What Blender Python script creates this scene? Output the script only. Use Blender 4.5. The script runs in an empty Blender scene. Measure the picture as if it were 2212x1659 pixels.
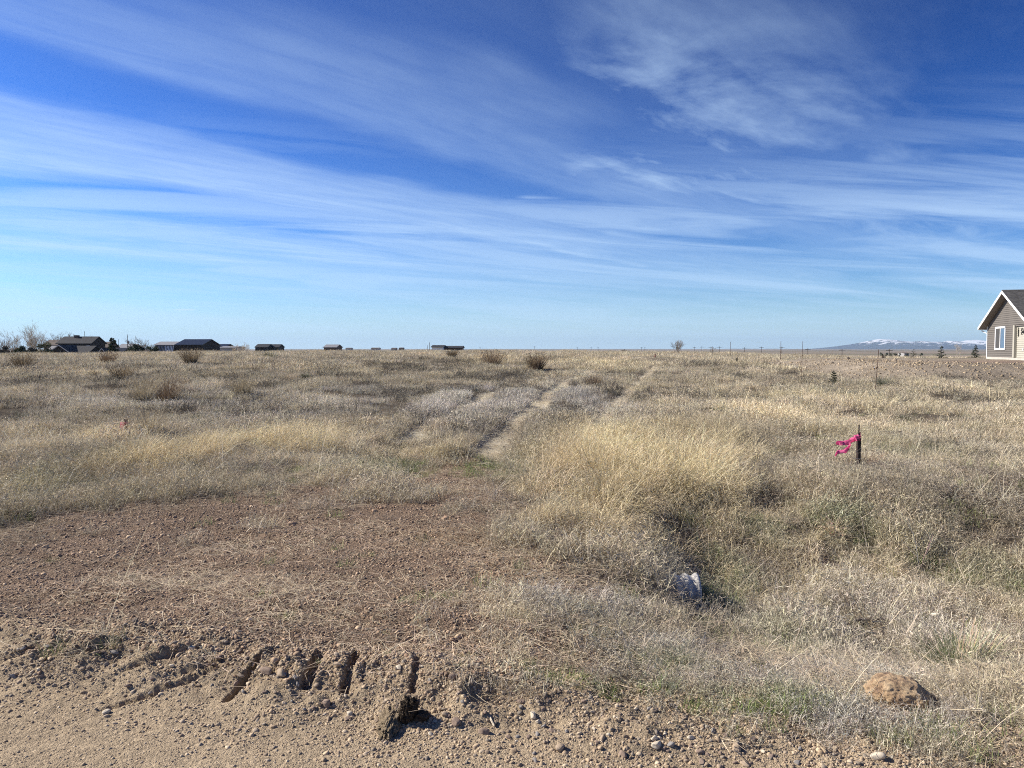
import bpy, bmesh, math, random
import numpy as np
from mathutils import Vector, Matrix, Euler
R = math.radians
random.seed(7); np.random.seed(7)
scene = bpy.context.scene
COL = scene.collection

# ------------------------------------------------------------------ camera
CAM_H = 1.6
PITCH = R(2.63)
FPX = 769.0                       # focal length in pixels of a 1024 px wide picture
cam_d = bpy.data.cameras.new("camera"); cam = bpy.data.objects.new("camera", cam_d); COL.objects.link(cam)
cam_d.sensor_width = 36.0; cam_d.lens = 36.0 * FPX / 1024.0
cam.location = (0, 0, CAM_H); cam.rotation_euler = (R(90) - PITCH, 0, 0)
cam_d.clip_start = 0.05; cam_d.clip_end = 80000
scene.camera = cam

# ------------------------------------------------------------------ world
SUN_EL, SUN_AZ = 34.0, 76.0       # azimuth counted from +Y (straight ahead) towards -X (left)
sun_dir = Vector((-math.sin(R(SUN_AZ)) * math.cos(R(SUN_EL)), math.cos(R(SUN_AZ)) * math.cos(R(SUN_EL)), math.sin(R(SUN_EL))))
world = bpy.data.worlds.new("World"); scene.world = world; world.use_nodes = True
wn, wl = world.node_tree.nodes, world.node_tree.links
wn.clear()
def N(nodes, t, **kw):
    n = nodes.new(t)
    for k, v in kw.items():
        setattr(n, k, v)
    return n
def math_node(nodes, links, op, a, b=None, c=None, clamp=False):
    n = nodes.new('ShaderNodeMath'); n.operation = op; n.use_clamp = clamp
    for i, v in enumerate((a, b, c)):
        if v is None: continue
        if isinstance(v, (int, float)): n.inputs[i].default_value = v
        else: links.new(v, n.inputs[i])
    return n.outputs[0]
def ramp(nodes, links, fac, stops, interp='LINEAR'):
    n = nodes.new('ShaderNodeValToRGB'); n.color_ramp.interpolation = interp
    e = n.color_ramp.elements
    while len(e) > 1: e.remove(e[-1])
    for i, (p, c) in enumerate(stops):
        el = e[0] if i == 0 else e.new(p)
        el.position = p
        if isinstance(c, (int, float)): c = (c, c, c)
        el.color = (*c, 1)
    links.new(fac, n.inputs[0]); return n.outputs[0]
def mixc(nodes, links, fac, a, b, blend='MIX'):
    n = nodes.new('ShaderNodeMix'); n.data_type = 'RGBA'; n.blend_type = blend
    for s, v in ((n.inputs['Factor'], fac), (n.inputs['A'], a), (n.inputs['B'], b)):
        pass
    def put(sock, v):
        if isinstance(v, (int, float)): sock.default_value = v if sock.type == 'VALUE' else (v, v, v, 1)
        elif isinstance(v, tuple): sock.default_value = (*v, 1)
        else: links.new(v, sock)
    put(n.inputs[0], fac); put(n.inputs[6], a); put(n.inputs[7], b)
    return n.outputs[2]
def build_world():
    sky = N(wn, 'ShaderNodeTexSky'); sky.sky_type = 'NISHITA'; sky.sun_disc = False
    sky.sun_elevation = R(SUN_EL); sky.sun_rotation = -R(SUN_AZ)
    sky.altitude = 900; sky.air_density = 1.0; sky.dust_density = 0.6; sky.ozone_density = 2.0
    # a clear dry high-plains sky: a little more saturated than the model gives
    gam = N(wn, 'ShaderNodeGamma'); gam.inputs[1].default_value = 1.8; wl.new(sky.outputs[0], gam.inputs[0])
    base = mixc(wn, wl, 1.0, gam.outputs[0], SKY_TINT, 'MULTIPLY')
    geo = N(wn, 'ShaderNodeNewGeometry')     # incoming = -direction
    tc = N(wn, 'ShaderNodeTexCoord')
    sep = N(wn, 'ShaderNodeSeparateXYZ'); wl.new(tc.outputs['Generated'], sep.inputs[0])
    M = lambda op, a, b=None, c=None, clamp=False: math_node(wn, wl, op, a, b, c, clamp)
    dz = M('MAXIMUM', sep.outputs[2], 0.012)
    X = M('DIVIDE', sep.outputs[0], dz); Y = M('DIVIDE', sep.outputs[1], dz)
    # cloud-sheet coordinates: u along the wind streaks, v across them
    u = M('ADD', M('MULTIPLY', X, 0.65), M('MULTIPLY', Y, 0.76))
    v = M('ADD', M('MULTIPLY', X, -0.76), M('MULTIPLY', Y, 0.65))
    def noise(su, sv, scale, detail, rough=0.55, dist=0.0, off=0.0):
        c = N(wn, 'ShaderNodeCombineXYZ'); wl.new(M('MULTIPLY', u, su), c.inputs[0]); wl.new(M('MULTIPLY', v, sv), c.inputs[1]); c.inputs[2].default_value = off
        n = N(wn, 'ShaderNodeTexNoise'); n.inputs['Scale'].default_value = scale; n.inputs['Detail'].default_value = detail
        n.inputs['Roughness'].default_value = rough; n.inputs['Distortion'].default_value = dist
        wl.new(c.outputs[0], n.inputs['Vector']); return n.outputs[0]
    warp = noise(0.35, 0.5, 1.0, 3, off=3.1)
    warp2 = noise(1.0, 2.4, 1.0, 4, off=9.7)
    vw = M('ADD', v, M('ADD', M('MULTIPLY', M('SUBTRACT', warp, 0.5), 1.5), M('MULTIPLY', M('SUBTRACT', warp2, 0.5), 0.45)))
    band = ramp(wn, wl, M('DIVIDE', vw, 12.0), [(0.0, .04), (.07, .04), (.115, .30), (.135, .28), (.16, .20), (.195, .58), (.222, .50), (.245, .08), (.268, .08), (.30, .62), (.345, .78),
                 (.395, .98), (.412, .60), (.43, .05), (.475, .06), (.51, .55), (.56, .85), (.62, .5), (.70, .85), (.8, .5), (.9, .8), (1.0, .6)], 'EASE')
    wisp = ramp(wn, wl, noise(0.26, .9, 1.2, 8, .58, .6, 1.3), [(.30, .12), (.55, .62), (.75, 1.0)])
    fine = ramp(wn, wl, noise(0.8, 4.0, 2.0, 8, .62, .5, 5.5), [(.34, .74), (.62, 1.0)])
    d1 = M('MULTIPLY', M('MULTIPLY', band, M('ADD', M('MULTIPLY', wisp, 0.72), 0.28)), fine)
    # ragged mare's tails on the right-hand side of the view
    blot = ramp(wn, wl, noise(0.42, 1.0, 1.35, 9, .62, .35, 21.4), [(.42, 0), (.72, .85)])
    rside = M('MULTIPLY', M('MULTIPLY', blot, fine), ramp(wn, wl, M('DIVIDE', X, 6.0), [(-.0, 0), (.06, .85), (.3, .5), (.6, .4), (1, .3)]))
    plume = M('SUBTRACT', 1.0, M('DIVIDE', M('ABSOLUTE', M('SUBTRACT', vw, 1.75)), 1.15), clamp=True)
    rside = M('MULTIPLY', rside, M('ADD', M('MULTIPLY', plume, 1.5), .35))
    d = M('MAXIMUM', M('MULTIPLY', d1, ramp(wn, wl, M('ADD', M('MULTIPLY', sep.outputs[0], .8), .5), [(.45, 1), (.75, .55), (1, .4)])), rside)
    # fade everything into thin veil towards the horizon
    low = ramp(wn, wl, sep.outputs[2], [(0.0, .25), (.04, .8), (.14, 1.0), (.22, .9), (.30, .75), (.40, .42), (.6, .4)])
    d = M('MULTIPLY', M('MULTIPLY', d, low), CLOUD_D, clamp=True)
    # thin level veils low down, seen edge-on
    tx0 = M('DIVIDE', sep.outputs[0], M('MAXIMUM', sep.outputs[1], .05)); tz0 = M('DIVIDE', sep.outputs[2], M('MAXIMUM', sep.outputs[1], .05))
    cv = N(wn, 'ShaderNodeCombineXYZ'); wl.new(M('MULTIPLY', tx0, 1.5), cv.inputs[0]); wl.new(M('MULTIPLY', M('ADD', tz0, M('MULTIPLY', tx0, .07)), 26), cv.inputs[1])
    nv = N(wn, 'ShaderNodeTexNoise'); nv.inputs['Scale'].default_value = 1.0; nv.inputs['Detail'].default_value = 8; nv.inputs['Roughness'].default_value = .6; nv.inputs['Distortion'].default_value = .5; wl.new(cv.outputs[0], nv.inputs['Vector'])
    veil = M('MULTIPLY', ramp(wn, wl, nv.outputs[0], [(.40, 0), (.56, .62), (.75, .9)]), ramp(wn, wl, sep.outputs[2], [(0, .3), (.035, .9), (.15, 1), (.22, .35), (.30, 0)]))
    d = M('MAXIMUM', d, M('MULTIPLY', veil, .8))
    # contrails: a straight thin one, and two faint slanting ones low down
    def trail(ax, az, bx, bz, w, amt):
        # segment in (dx/dy, dz/dy) tangent coordinates of the heading
        tx = M('DIVIDE', sep.outputs[0], M('MAXIMUM', sep.outputs[1], .05)); tz = M('DIVIDE', sep.outputs[2], M('MAXIMUM', sep.outputs[1], .05))
        L = math.hypot(bx - ax, bz - az); ex, ez = (bx - ax) / L, (bz - az) / L
        s = M('ADD', M('MULTIPLY', M('SUBTRACT', tx, ax), ex), M('MULTIPLY', M('SUBTRACT', tz, az), ez))
        q = M('ADD', M('MULTIPLY', M('SUBTRACT', tx, ax), -ez), M('MULTIPLY', M('SUBTRACT', tz, az), ex))
        a = ramp(wn, wl, M('DIVIDE', s, L), [(0, 0), (.25, 1), (.55, .7), (1, 0)])
        b = M('SUBTRACT', 1.0, M('DIVIDE', M('ABSOLUTE', q), w), clamp=True)
        return M('MULTIPLY', M('MULTIPLY', a, b), amt)
    for t in ((.21, .171, .405, .168, .0018, .5), (.18, .047, .33, .079, .0035, .34), (.29, .040, .40, .066, .003, .25), (.0, .195, .08, .193, .004, .35),
              (.08, .158, .27, .122, .012, .42)):
        d = M('MAXIMUM', d, trail(*t))
    def puff(px, pz, rx, rz, amt):
        tx = M('DIVIDE', sep.outputs[0], M('MAXIMUM', sep.outputs[1], .05)); tz = M('DIVIDE', sep.outputs[2], M('MAXIMUM', sep.outputs[1], .05))
        nn = N(wn, 'ShaderNodeTexNoise'); nn.inputs['Scale'].default_value = 90; nn.inputs['Detail'].default_value = 4; wl.new(tc.outputs['Generated'], nn.inputs['Vector'])
        e = M('ADD', M('POWER', M('DIVIDE', M('SUBTRACT', tx, px), rx), 2.0), M('POWER', M('DIVIDE', M('SUBTRACT', tz, pz), rz), 2.0))
        return M('MULTIPLY', M('SUBTRACT', 1.35, M('ADD', e, nn.outputs[0]), clamp=True), amt)
    for t in ((-.583, .0535, .022, .0026, 1.0), (-.424, .0505, .024, .0020, .9), (.585, .150, .03, .016, .30), (.48, .31, .10, .03, .0)):
        if t[4]: d = M('MAXIMUM', d, puff(*t))
    # dry-air brightening close above the horizon
    hz = ramp(wn, wl, sep.outputs[2], HZ_STOPS)
    col = mixc(wn, wl, hz, base, HZ_COL)
    col = mixc(wn, wl, d, col, CLOUD_COL)
    bg = N(wn, 'ShaderNodeBackground'); bg.inputs[1].default_value = 0.081
    out = N(wn, 'ShaderNodeOutputWorld'); wl.new(col, bg.inputs[0]); wl.new(bg.outputs[0], out.inputs[0])
SKY_TINT = (0.076, 0.156, 0.250)
CLOUD_D = 0.95
CLOUD_COL = (5.0, 6.7, 8.8)
HZ_COL = (5.2, 6.8, 7.9)
HZ_STOPS = [(0, .95), (.025, .68), (.06, .30), (.12, .10), (.25, 0)]
build_world()
sun_d = bpy.data.lights.new("sun", 'SUN'); sun = bpy.data.objects.new("sun", sun_d); COL.objects.link(sun)
sun_d.energy = 5.0; sun_d.angle = R(0.53); sun_d.color = (1.0, 0.92, 0.80)
sun.rotation_euler = sun_dir.to_track_quat('Z', 'Y').to_euler()
sun.location = (0, 0, 60)
vs = scene.view_settings; vs.view_transform = 'Standard'; vs.look = 'None'; vs.gamma = 1.0; vs.exposure = 0.65; vs.use_curve_mapping = False
scene.cycles.max_bounces = 6; scene.cycles.diffuse_bounces = 3; scene.cycles.glossy_bounces = 2; scene.cycles.transmission_bounces = 3; scene.cycles.transparent_max_bounces = 6
scene.cycles.volume_bounces = 0
scene.cycles.pixel_filter_type = 'BLACKMAN_HARRIS'; scene.cycles.filter_width = 1.05
scene.cycles.use_denoising = False

# ------------------------------------------------------------------ numeric noise and terrain form
def _hash(ix, iy, seed):
    h = (ix.astype(np.int64) * 374761393 + iy.astype(np.int64) * 668265263 + seed * 974634777) & 0xFFFFFFFF
    h = ((h ^ (h >> 13)) * 1274126177) & 0xFFFFFFFF
    h = h ^ (h >> 16)
    return (h & 0xFFFFFF).astype(np.float64) / 0xFFFFFF
def vnoise(x, y, seed=0):
    x = np.asarray(x, float); y = np.asarray(y, float)
    ix, iy = np.floor(x), np.floor(y); fx, fy = x - ix, y - iy
    fx = fx * fx * (3 - 2 * fx); fy = fy * fy * (3 - 2 * fy)
    a = _hash(ix, iy, seed); b = _hash(ix + 1, iy, seed); c = _hash(ix, iy + 1, seed); d = _hash(ix + 1, iy + 1, seed)
    return (a * (1 - fx) + b * fx) * (1 - fy) + (c * (1 - fx) + d * fx) * fy
def fbm(x, y, seed=0, octv=4, gain=.5):
    s, a, t = 0, 1, 0
    for i in range(octv):
        s = s + a * (vnoise(x * 2 ** i + 17.3 * i, y * 2 ** i - 9.1 * i, seed + i) - .5); t += a; a *= gain
    return s / t * 2          # about -1..1
def S(a, b, x):
    t = np.clip((np.asarray(x, float) - a) / (b - a), 0, 1); return t * t * (3 - 2 * t)
def poly_dist(x, y, P):
    """signed distance to polygon, positive inside"""
    x = np.asarray(x, float); y = np.asarray(y, float)
    best = np.full(x.shape, 1e9); inside = np.zeros(x.shape, bool)
    n = len(P)
    for i in range(n):
        ax, ay = P[i]; bx, by = P[(i + 1) % n]; dx, dy = bx - ax, by - ay
        t = np.clip(((x - ax) * dx + (y - ay) * dy) / (dx * dx + dy * dy + 1e-12), 0, 1)
        best = np.minimum(best, np.hypot(x - ax - t * dx, y - ay - t * dy))
        if dy != 0:
            c = ((ay > y) != (by > y)) & (x < dx * (y - ay) / dy + ax); inside ^= c
    return np.where(inside, best, -best)
def line_dist(x, y, P):
    """distance to a polyline and side (positive on its left)"""
    best = np.full(np.shape(x), 1e9); side = np.zeros(np.shape(x))
    for (ax, ay), (bx, by) in zip(P[:-1], P[1:]):
        dx, dy = bx - ax, by - ay
        t = np.clip(((x - ax) * dx + (y - ay) * dy) / (dx * dx + dy * dy), 0, 1)
        d = np.hypot(x - ax - t * dx, y - ay - t * dy); s = dx * (y - ay) - dy * (x - ax)
        side = np.where(d < best, np.sign(s), side); best = np.minimum(best, d)
    return best, side
def ray(px, py):
    X = (px - 1106.0) / (FPX * 2.16); V = (829.5 - py) / (FPX * 2.16)
    d = np.array([X, math.cos(PITCH) + V * math.sin(PITCH), -math.sin(PITCH) + V * math.cos(PITCH)]); return d
def flat(px, py, z=0.0):
    d = ray(px, py); t = (z - CAM_H) / d[2]; return (d[0] * t, d[1] * t)

DRIVE = [(-14, 3.3), (-14, 6.0), (-4.7, 6.9), (-4.15, 7.7), (-3.5, 8.5), (-2.3, 9.3), (-1.4, 9.6), (-.9, 10.6), (-.3, 10.6), (-.05, 9.2), (.1, 8.2), (.32, 7.0), (.5, 6.0), (.45, 4.9), (.25, 4.2), (-.25, 3.3)]
RUT_PX = [[(1050, 985), (1095, 935), (1135, 895), (1180, 858), (1215, 832), (1262, 806), (1300, 792), (1340, 781), (1385, 770)],
          [(880, 955), (925, 920), (975, 892), (1040, 862), (1100, 838), (1160, 818), (1215, 800)],
          [(1290, 925), (1325, 882), (1355, 850), (1378, 825), (1400, 806), (1425, 790)]]
RUTS = []
def road_edge(x):
    x = np.asarray(x, float)
    return 3.44 - .28 * np.clip(x, 0, 9) + .20 * np.clip(-x, 0, 4) + .10 * fbm(x * 1.1, x * 0 + 3.3, 40, 3)
PAD = [(17.5, 37.5), (30, 36), (80, 34), (80, 74), (30, 72), (21.5, 68)]
def height(x, y):
    x = np.asarray(x, float); y = np.asarray(y, float)
    r = np.hypot(x, y); t = x / np.maximum(y, 1.0)
    amp = .78 + .34 * S(-.6, -.3, t) - .30 * S(.05, .28, t) - .66 * S(.25, .5, t)
    z = amp * S(14, 130, r) - (3.7 + .3 * amp) * S(135, 235, r) - 5.0 * S(240, 1000, r)
    z = z + .10 * fbm(x / 9, y / 9, 3, 3) * S(5, 14, r) + .9 * fbm(x / 500, y / 500, 5, 3) * S(300, 1500, r)
    # raised gravel pad of the house on the right
    pd = poly_dist(x, y, PAD) + .8 * fbm(x / 3, y / 3, 8, 3)
    p = S(-1.0, 4.5, pd)
    z = z * (1 - p) + (.78 + .03 * fbm(x / 2, y / 2, 9, 2)) * p
    # roadside ditch on the right, crossed by the driveway
    near = 3.35 - .17 * x + .1 * fbm(x, x * 0, 12, 2); side = S(.1, 2.3, x + .10 * fbm(y * 1.3, x * 0 + 2, 14, 2))
    dd = S(0, 1, (y - near) / np.maximum(5.5 - near, .5)) * (1 - S(6.7, 9.0, y + .35 * fbm(x * .8, y * .3, 13, 3)))
    z = z - .56 * side * dd * (1 - S(20, 40, np.abs(x)))
    # pit in the bank above the culvert
    z = z - .12 * np.exp(-(((x - 1.82) / .15) ** 2 + ((y - 6.95) / .30) ** 2))
    z = z - .22 * np.exp(-(((x - 2.85) / .5) ** 2 + ((y - 8.35) / .25) ** 2))
    # shallow ditch left of the driveway and hump of gravel spilling into it
    z = z - .16 * (1 - S(-6.5, -4.6, x)) * S(6.2, 7.2, y) * (1 - S(8.5, 10, y))
    # driveway slightly crowned
    dr = S(-.3, .4, poly_dist(x, y, DRIVE))
    nearm = 1 - S(9, 16, r)
    near2 = 1 - S(6, 11, r)
    u = x * .94 - y * .34; v = x * .34 + y * .94     # tyre drag direction
    z = z + dr * (.05 * fbm(u * .7, v * 3.0, 20, 3) + .016 * fbm(u * 3, v * 9, 21, 3))
    # field micro relief
    z = z + (1 - dr) * S(3.6, 5, r) * nearm * (.05 * fbm(x * 1.6, y * 1.6, 22, 3) + .02 * fbm(x * 7, y * 7, 23, 2))
    z = z + .17 * S(8, 14, r) * (1 - S(60, 110, r)) * fbm(x / 2.4, y / 2.8, 24, 3) * (1 - p)
    # churned loose gravel along the road edge
    e = y - road_edge(x)
    m = S(-.40, -.16, e + .06 * fbm(x * 3, x * 0 + 1, 45, 3)) * (1 - S(.10, .42, e)) * (1 - .45 * S(-.1, 1.0, x)) * (1 - S(3, 5, x))
    z = z + .085 * S(-.36, .06, e + .05 * fbm(x * 2.3, x * 0 + 1, 46, 3)) * (1 - S(.25, 1.7, e)) * (1 - .8 * S(-.45, .35, x))
    crumb = np.abs(fbm(u * 2.6, v * 4.2, 30, 4))
    z = z + m * (.055 - .085 * crumb + .016 * fbm(x * 13, y * 13, 31, 3) + .022 * fbm(u * .9, v * 2.4, 32, 3))
    # cracks and cleat slots left by tyres: narrow cuts, steep on their sunny side
    for cx, cy, wd, ln, dp, sk in ((-1.24, 3.47, .022, .22, .06, .30), (-.955, 3.51, .030, .20, .09, .0), (-.775, 3.50, .022, .24, .065, -.05), (-1.60, 3.40, .03, .2, .045, 1.3), (-.45, 3.40, .02, .16, .035, -.1), (-1.10, 3.50, .008, .13, .018, .32), (-1.03, 3.50, .008, .13, .018, .28), (-.70, 3.48, .007, .15, .014, -.02), (-.63, 3.47, .007, .15, .014, -.02), (-1.72, 3.60, .035, .10, .045, 1.6), (-2.05, 3.72, .04, .12, .05, 1.2), (-1.45, 3.56, .03, .10, .04, 1.8), (-2.5, 3.62, .03, .1, .035, 1.5)):
        b = (y - cy - .13); a = (x - cx) - sk * b + .012 * fbm(x * 12, y * 12, 33, 2)
        prof = S(-wd * 1.1, -wd * .75, a) * (1 - S(wd * .3, wd * 1.6, a)) * (1 - S(ln * .65, ln, np.abs(b)))
        z = z - .72 * dp * prof
    m = np.maximum(m, 0)
    # compacted road is smooth with faint wheel drag
    rd = 1 - S(-.35, 0, e)
    z = z + rd * near2 * (.010 * fbm(u * .6, v * 2.2, 34, 3) + .004 * fbm(x * 12, y * 12, 35, 2))
    fine = near2 * (.004 * fbm(x * 28, y * 28, 36, 2) + .006 * fbm(x * 11, y * 11, 37, 2))
    z = z + fine * (.4 + .6 * np.maximum(dr, m))
    # wheel ruts running up the field
    for i, P in enumerate(RUTS):
        d, s = line_dist(x, y, P)
        wgt = S(1.0, .6, d / (.34 if i == 0 else .24))
        z = z - (.05 if i == 0 else .045) * wgt
        z = z + .05 * S(.7, .35, np.abs(d - .45) / .3) * (d < .9) * (s > 0)
    return z
def h1(x, y): return float(height(np.array([x]), np.array([y]))[0])
def at(px, py, zoff=0.0):
    """where the sight line through a point of the photograph meets the ground"""
    d = ray(px, py)
    ts = np.geomspace(2.0, 6000, 5000)
    z = CAM_H + d[2] * ts
    g = height(d[0] * ts, d[1] * ts) + zoff
    k = np.argmax(z <= g)
    if z[k] > g[k]: k = len(ts) - 1
    return Vector((d[0] * ts[k], d[1] * ts[k], float(g[k]) - zoff))
RUTS[:] = [[tuple(at(*q)[:2]) for q in L] for L in RUT_PX]
def on_ray(px, dist):
    d = ray(px, 753); return Vector((d[0] / d[1] * dist, dist, h1(d[0] / d[1] * dist, dist)))

# ------------------------------------------------------------------ vegetation cover maps
def blob(x, y, L):
    w = np.zeros(np.shape(x))
    for cx, cy, rx, ry, a in L:
        q = ((x - cx) / rx) ** 2 + ((y - cy) / ry) ** 2
        w = np.maximum(w, a * np.clip(1.25 - q, 0, 1))
    return w
def P2B(L):
    out = []
    for px, py, rx, ry, a in L:
        c = flat(px, py, .03); d = c[1]
        out.append((c[0], c[1], rx / 1661 * d, ry * d * d / 2657, a))
    return out
GOLD = P2B([(1330, 985, 190, 85, 1.), (1230, 1060, 110, 60, .8), (1170, 1120, 50, 30, .5), (1510, 955, 110, 45, .8), (1270, 1080, 130, 60, .9), (1450, 1010, 140, 50, 1), (390, 985, 120, 45, .9), (620, 950, 130, 30, .6), 
            (720, 955, 90, 25, .45), (900, 975, 130, 22, .4), (1300, 795, 130, 12, .6), (820, 800, 100, 10, .3), (1700, 860, 130, 18, .4), (1900, 880, 160, 20, .25), (2100, 850, 140, 25, .2), (1060, 790, 80, 10, .5),
            (1650, 800, 100, 8, .3), (1600, 764, 80, 3.5, .9), (100, 1040, 90, 30, .25), (1650, 900, 90, 25, .5)])
GREEN = P2B([(830, 1010, 150, 22, .8), (1080, 1010, 120, 30, .6), (120, 1060, 100, 30, .6), (60, 1040, 60, 20, .5), (1830, 1085, 90, 22, .9), (2050, 1120, 80, 30, .8), (1640, 1080, 60, 20, .8), (1550, 1170, 70, 30, .8),
             (555, 1395, 45, 22, .9), (935, 1458, 45, 16, .9), (1180, 1490, 90, 22, .7), (1350, 1500, 150, 25, .7), (1700, 1290, 90, 40, .6), (1560, 1120, 60, 30, .7), (1270, 1330, 90, 50, .3), (2180, 1130, 60, 30, .7),
             (1700, 1240, 100, 40, .6), (1450, 1420, 120, 40, .5), (1800, 850, 80, 10, .6), (1900, 960, 160, 30, .4), (950, 860, 100, 12, .2), (1650, 1520, 200, 40, .5), (2000, 1600, 150, 40, .25)])
BARE = P2B([(2120, 1290, 80, 22, .9), (1900, 1345, 60, 10, .4), (1300, 1240, 120, 30, .6), (1200, 1290, 90, 60, .5), (2030, 1520, 90, 40, .3), (1600, 1000, 10, 10, 0)])
GREY = P2B([(1800, 1200, 420, 130, .8), (1650, 1400, 420, 90, 1.0), (1900, 1560, 300, 60, .9), (1250, 1290, 160, 60, .8), (1050, 870, 170, 45, 1), (1250, 860, 90, 40, 1), (700, 870, 220, 50, .6), (400, 870, 300, 40, .5), (1700, 1000, 60, 20, .3), (2050, 960, 150, 30, .5)])
_q = lambda px, py, z, r: (*flat(px, py, z), r, r, 1.2)
CLEAR = [(1.33, 5.85, .24, .26, 1.18), _q(1958, 1550, -.03, .16), _q(2072, 1475, -.12, .27), (*flat(273, 957, .0), .40, 1.7, 1.18), (*flat(1855, 1016, .0), .25, .3, 1.0), _q(1800, 1165, -.2, .22), (2.03, 3.52, .1, .1, 1.0)]
WISPS = P2B([(1010, 1290, 70, 45, .5), (930, 1350, 60, 30, .5), (1080, 1390, 60, 30, .6), (860, 1060, 120, 22, .8), (700, 1090, 100, 16, .5), (1000, 1100, 70, 16, .6), (560, 1130, 60, 12, .5), (400, 1160, 50, 10, .4), (840, 1200, 30, 8, .6), (1090, 1180, 40, 20, .5), (120, 1150, 90, 12, .6)])
def cover(x, y):
    """returns dict of 0..1 weights"""
    r = np.hypot(x, y)
    e = y - road_edge(x)
    dr = poly_dist(x, y, DRIVE) + .02 + .75 * fbm(x * 1.1, y * 1.1, 50, 4) + .18 * fbm(x * 5, y * 5, 51, 2)
    road = 1 - S(-.25, .1, e + .12 * fbm(x * 3, y * 3, 52, 2))
    drive = S(-.4, .35, dr) * (1 - road)
    rx = (1 - S(.0, .45, e + .2 * fbm(x * 2.2, y * 2.2, 53, 3))) * (1 - road)       # stony shoulder
    bare = blob(x, y, BARE)
    pd = S(-1.2, .5, poly_dist(x, y, PAD) + .8 * fbm(x / 2, y / 2, 54, 3))
    rut = np.zeros(np.shape(x))
    for i, P in enumerate(RUTS):
        d, s = line_dist(x, y, P); rut = np.maximum(rut, S(1.15, .6, d / ((.38, .28, .25)[i] * (1 + .35 * fbm(x * 2, y * 2, 56, 2)))))
    bare = np.maximum(bare, blob(x, y, CLEAR)); drive = drive * (1 - .75 * blob(x, y, WISPS) * (.6 + .8 * fbm(x * 4, y * 4, 49, 2)))
    veg = np.clip((1 - drive) * (1 - road) * (1 - .8 * rx) * (1 - .85 * bare) * (1 - pd), 0, 1)
    gold = np.clip(blob(x, y, GOLD) + .30 * fbm(x * .5, y * .35, 57, 4) * S(8, 14, r) + .15 * fbm(x / 12, y / 9, 58, 3) * S(15, 30, r), 0, 1)
    green = np.clip(blob(x, y, GREEN) * (.7 + .6 * fbm(x * 1.5, y * 1.5, 59, 3)), 0, 1)
    grey = np.clip(blob(x, y, GREY) + .3 * fbm(x * .4, y * .3, 60, 3), 0, 1)
    return dict(road=road, drive=drive, shoulder=rx, bare=bare, pad=pd, rut=rut, veg=veg, gold=gold, green=green, grey=grey, sp=np.clip(1.5 * fbm(x * .55, y * .30, 61, 4), -1, .8), r=r, e=e, dr=dr)

# ------------------------------------------------------------------ materials
def new_mat(name):
    m = bpy.data.materials.new(name); m.use_nodes = True; m.node_tree.nodes.clear(); return m, m.node_tree.nodes, m.node_tree.links
def simple(name, col, rough=.8, metal=0.0, var=.12, scale=8.0, bump=.0, bscale=60.0, spec=.3, trans=0.0):
    m, n, l = new_mat(name)
    b = N(n, 'ShaderNodeBsdfPrincipled'); o = N(n, 'ShaderNodeOutputMaterial')
    tc = N(n, 'ShaderNodeTexCoord'); nz = N(n, 'ShaderNodeTexNoise'); nz.inputs['Scale'].default_value = scale; nz.inputs['Detail'].default_value = 6
    l.new(tc.outputs['Object'], nz.inputs['Vector'])
    c = ramp(n, l, nz.outputs[0], [(.3, tuple(max(0, v * (1 - var)) for v in col)), (.7, tuple(min(1, v * (1 + var)) for v in col))])
    l.new(c, b.inputs['Base Color']); b.inputs['Roughness'].default_value = rough; b.inputs['Metallic'].default_value = metal
    b.inputs['Specular IOR Level'].default_value = spec
    if bump:
        nb = N(n, 'ShaderNodeTexNoise'); nb.inputs['Scale'].default_value = bscale; nb.inputs['Detail'].default_value = 5; l.new(tc.outputs['Object'], nb.inputs['Vector'])
        bp = N(n, 'ShaderNodeBump'); bp.inputs['Strength'].default_value = bump; bp.inputs['Distance'].default_value = .02; l.new(nb.outputs[0], bp.inputs['Height']); l.new(bp.outputs[0], b.inputs['Normal'])
    sh = b.outputs[0]
    if trans:
        t = N(n, 'ShaderNodeBsdfTranslucent'); l.new(c, t.inputs[0]); mx = N(n, 'ShaderNodeMixShader'); mx.inputs[0].default_value = trans
        l.new(sh, mx.inputs[1]); l.new(t.outputs[0], mx.inputs[2]); sh = mx.outputs[0]
    l.new(sh, o.inputs[0]); return m
def straw_mat(name, trans=.14, rough=.75):
    """colour = per-plant tint x per-blade tone"""
    m, n, l = new_mat(name)
    a = N(n, 'ShaderNodeAttribute'); a.attribute_type = 'INSTANCER'; a.attribute_name = 'tint'
    g = N(n, 'ShaderNodeAttribute'); g.attribute_type = 'GEOMETRY'; g.attribute_name = 'tone'
    c = mixc(n, l, 1.0, a.outputs['Color'], g.outputs['Color'], 'MULTIPLY')
    b = N(n, 'ShaderNodeBsdfPrincipled'); b.inputs['Roughness'].default_value = rough; b.inputs['Specular IOR Level'].default_value = .25; l.new(c, b.inputs['Base Color'])
    t = N(n, 'ShaderNodeBsdfTranslucent'); l.new(c, t.inputs[0])
    mx = N(n, 'ShaderNodeMixShader'); mx.inputs[0].default_value = trans; l.new(b.outputs[0], mx.inputs[1]); l.new(t.outputs[0], mx.inputs[2])
    o = N(n, 'ShaderNodeOutputMaterial'); l.new(mx.outputs[0], o.inputs[0]); return m
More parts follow.
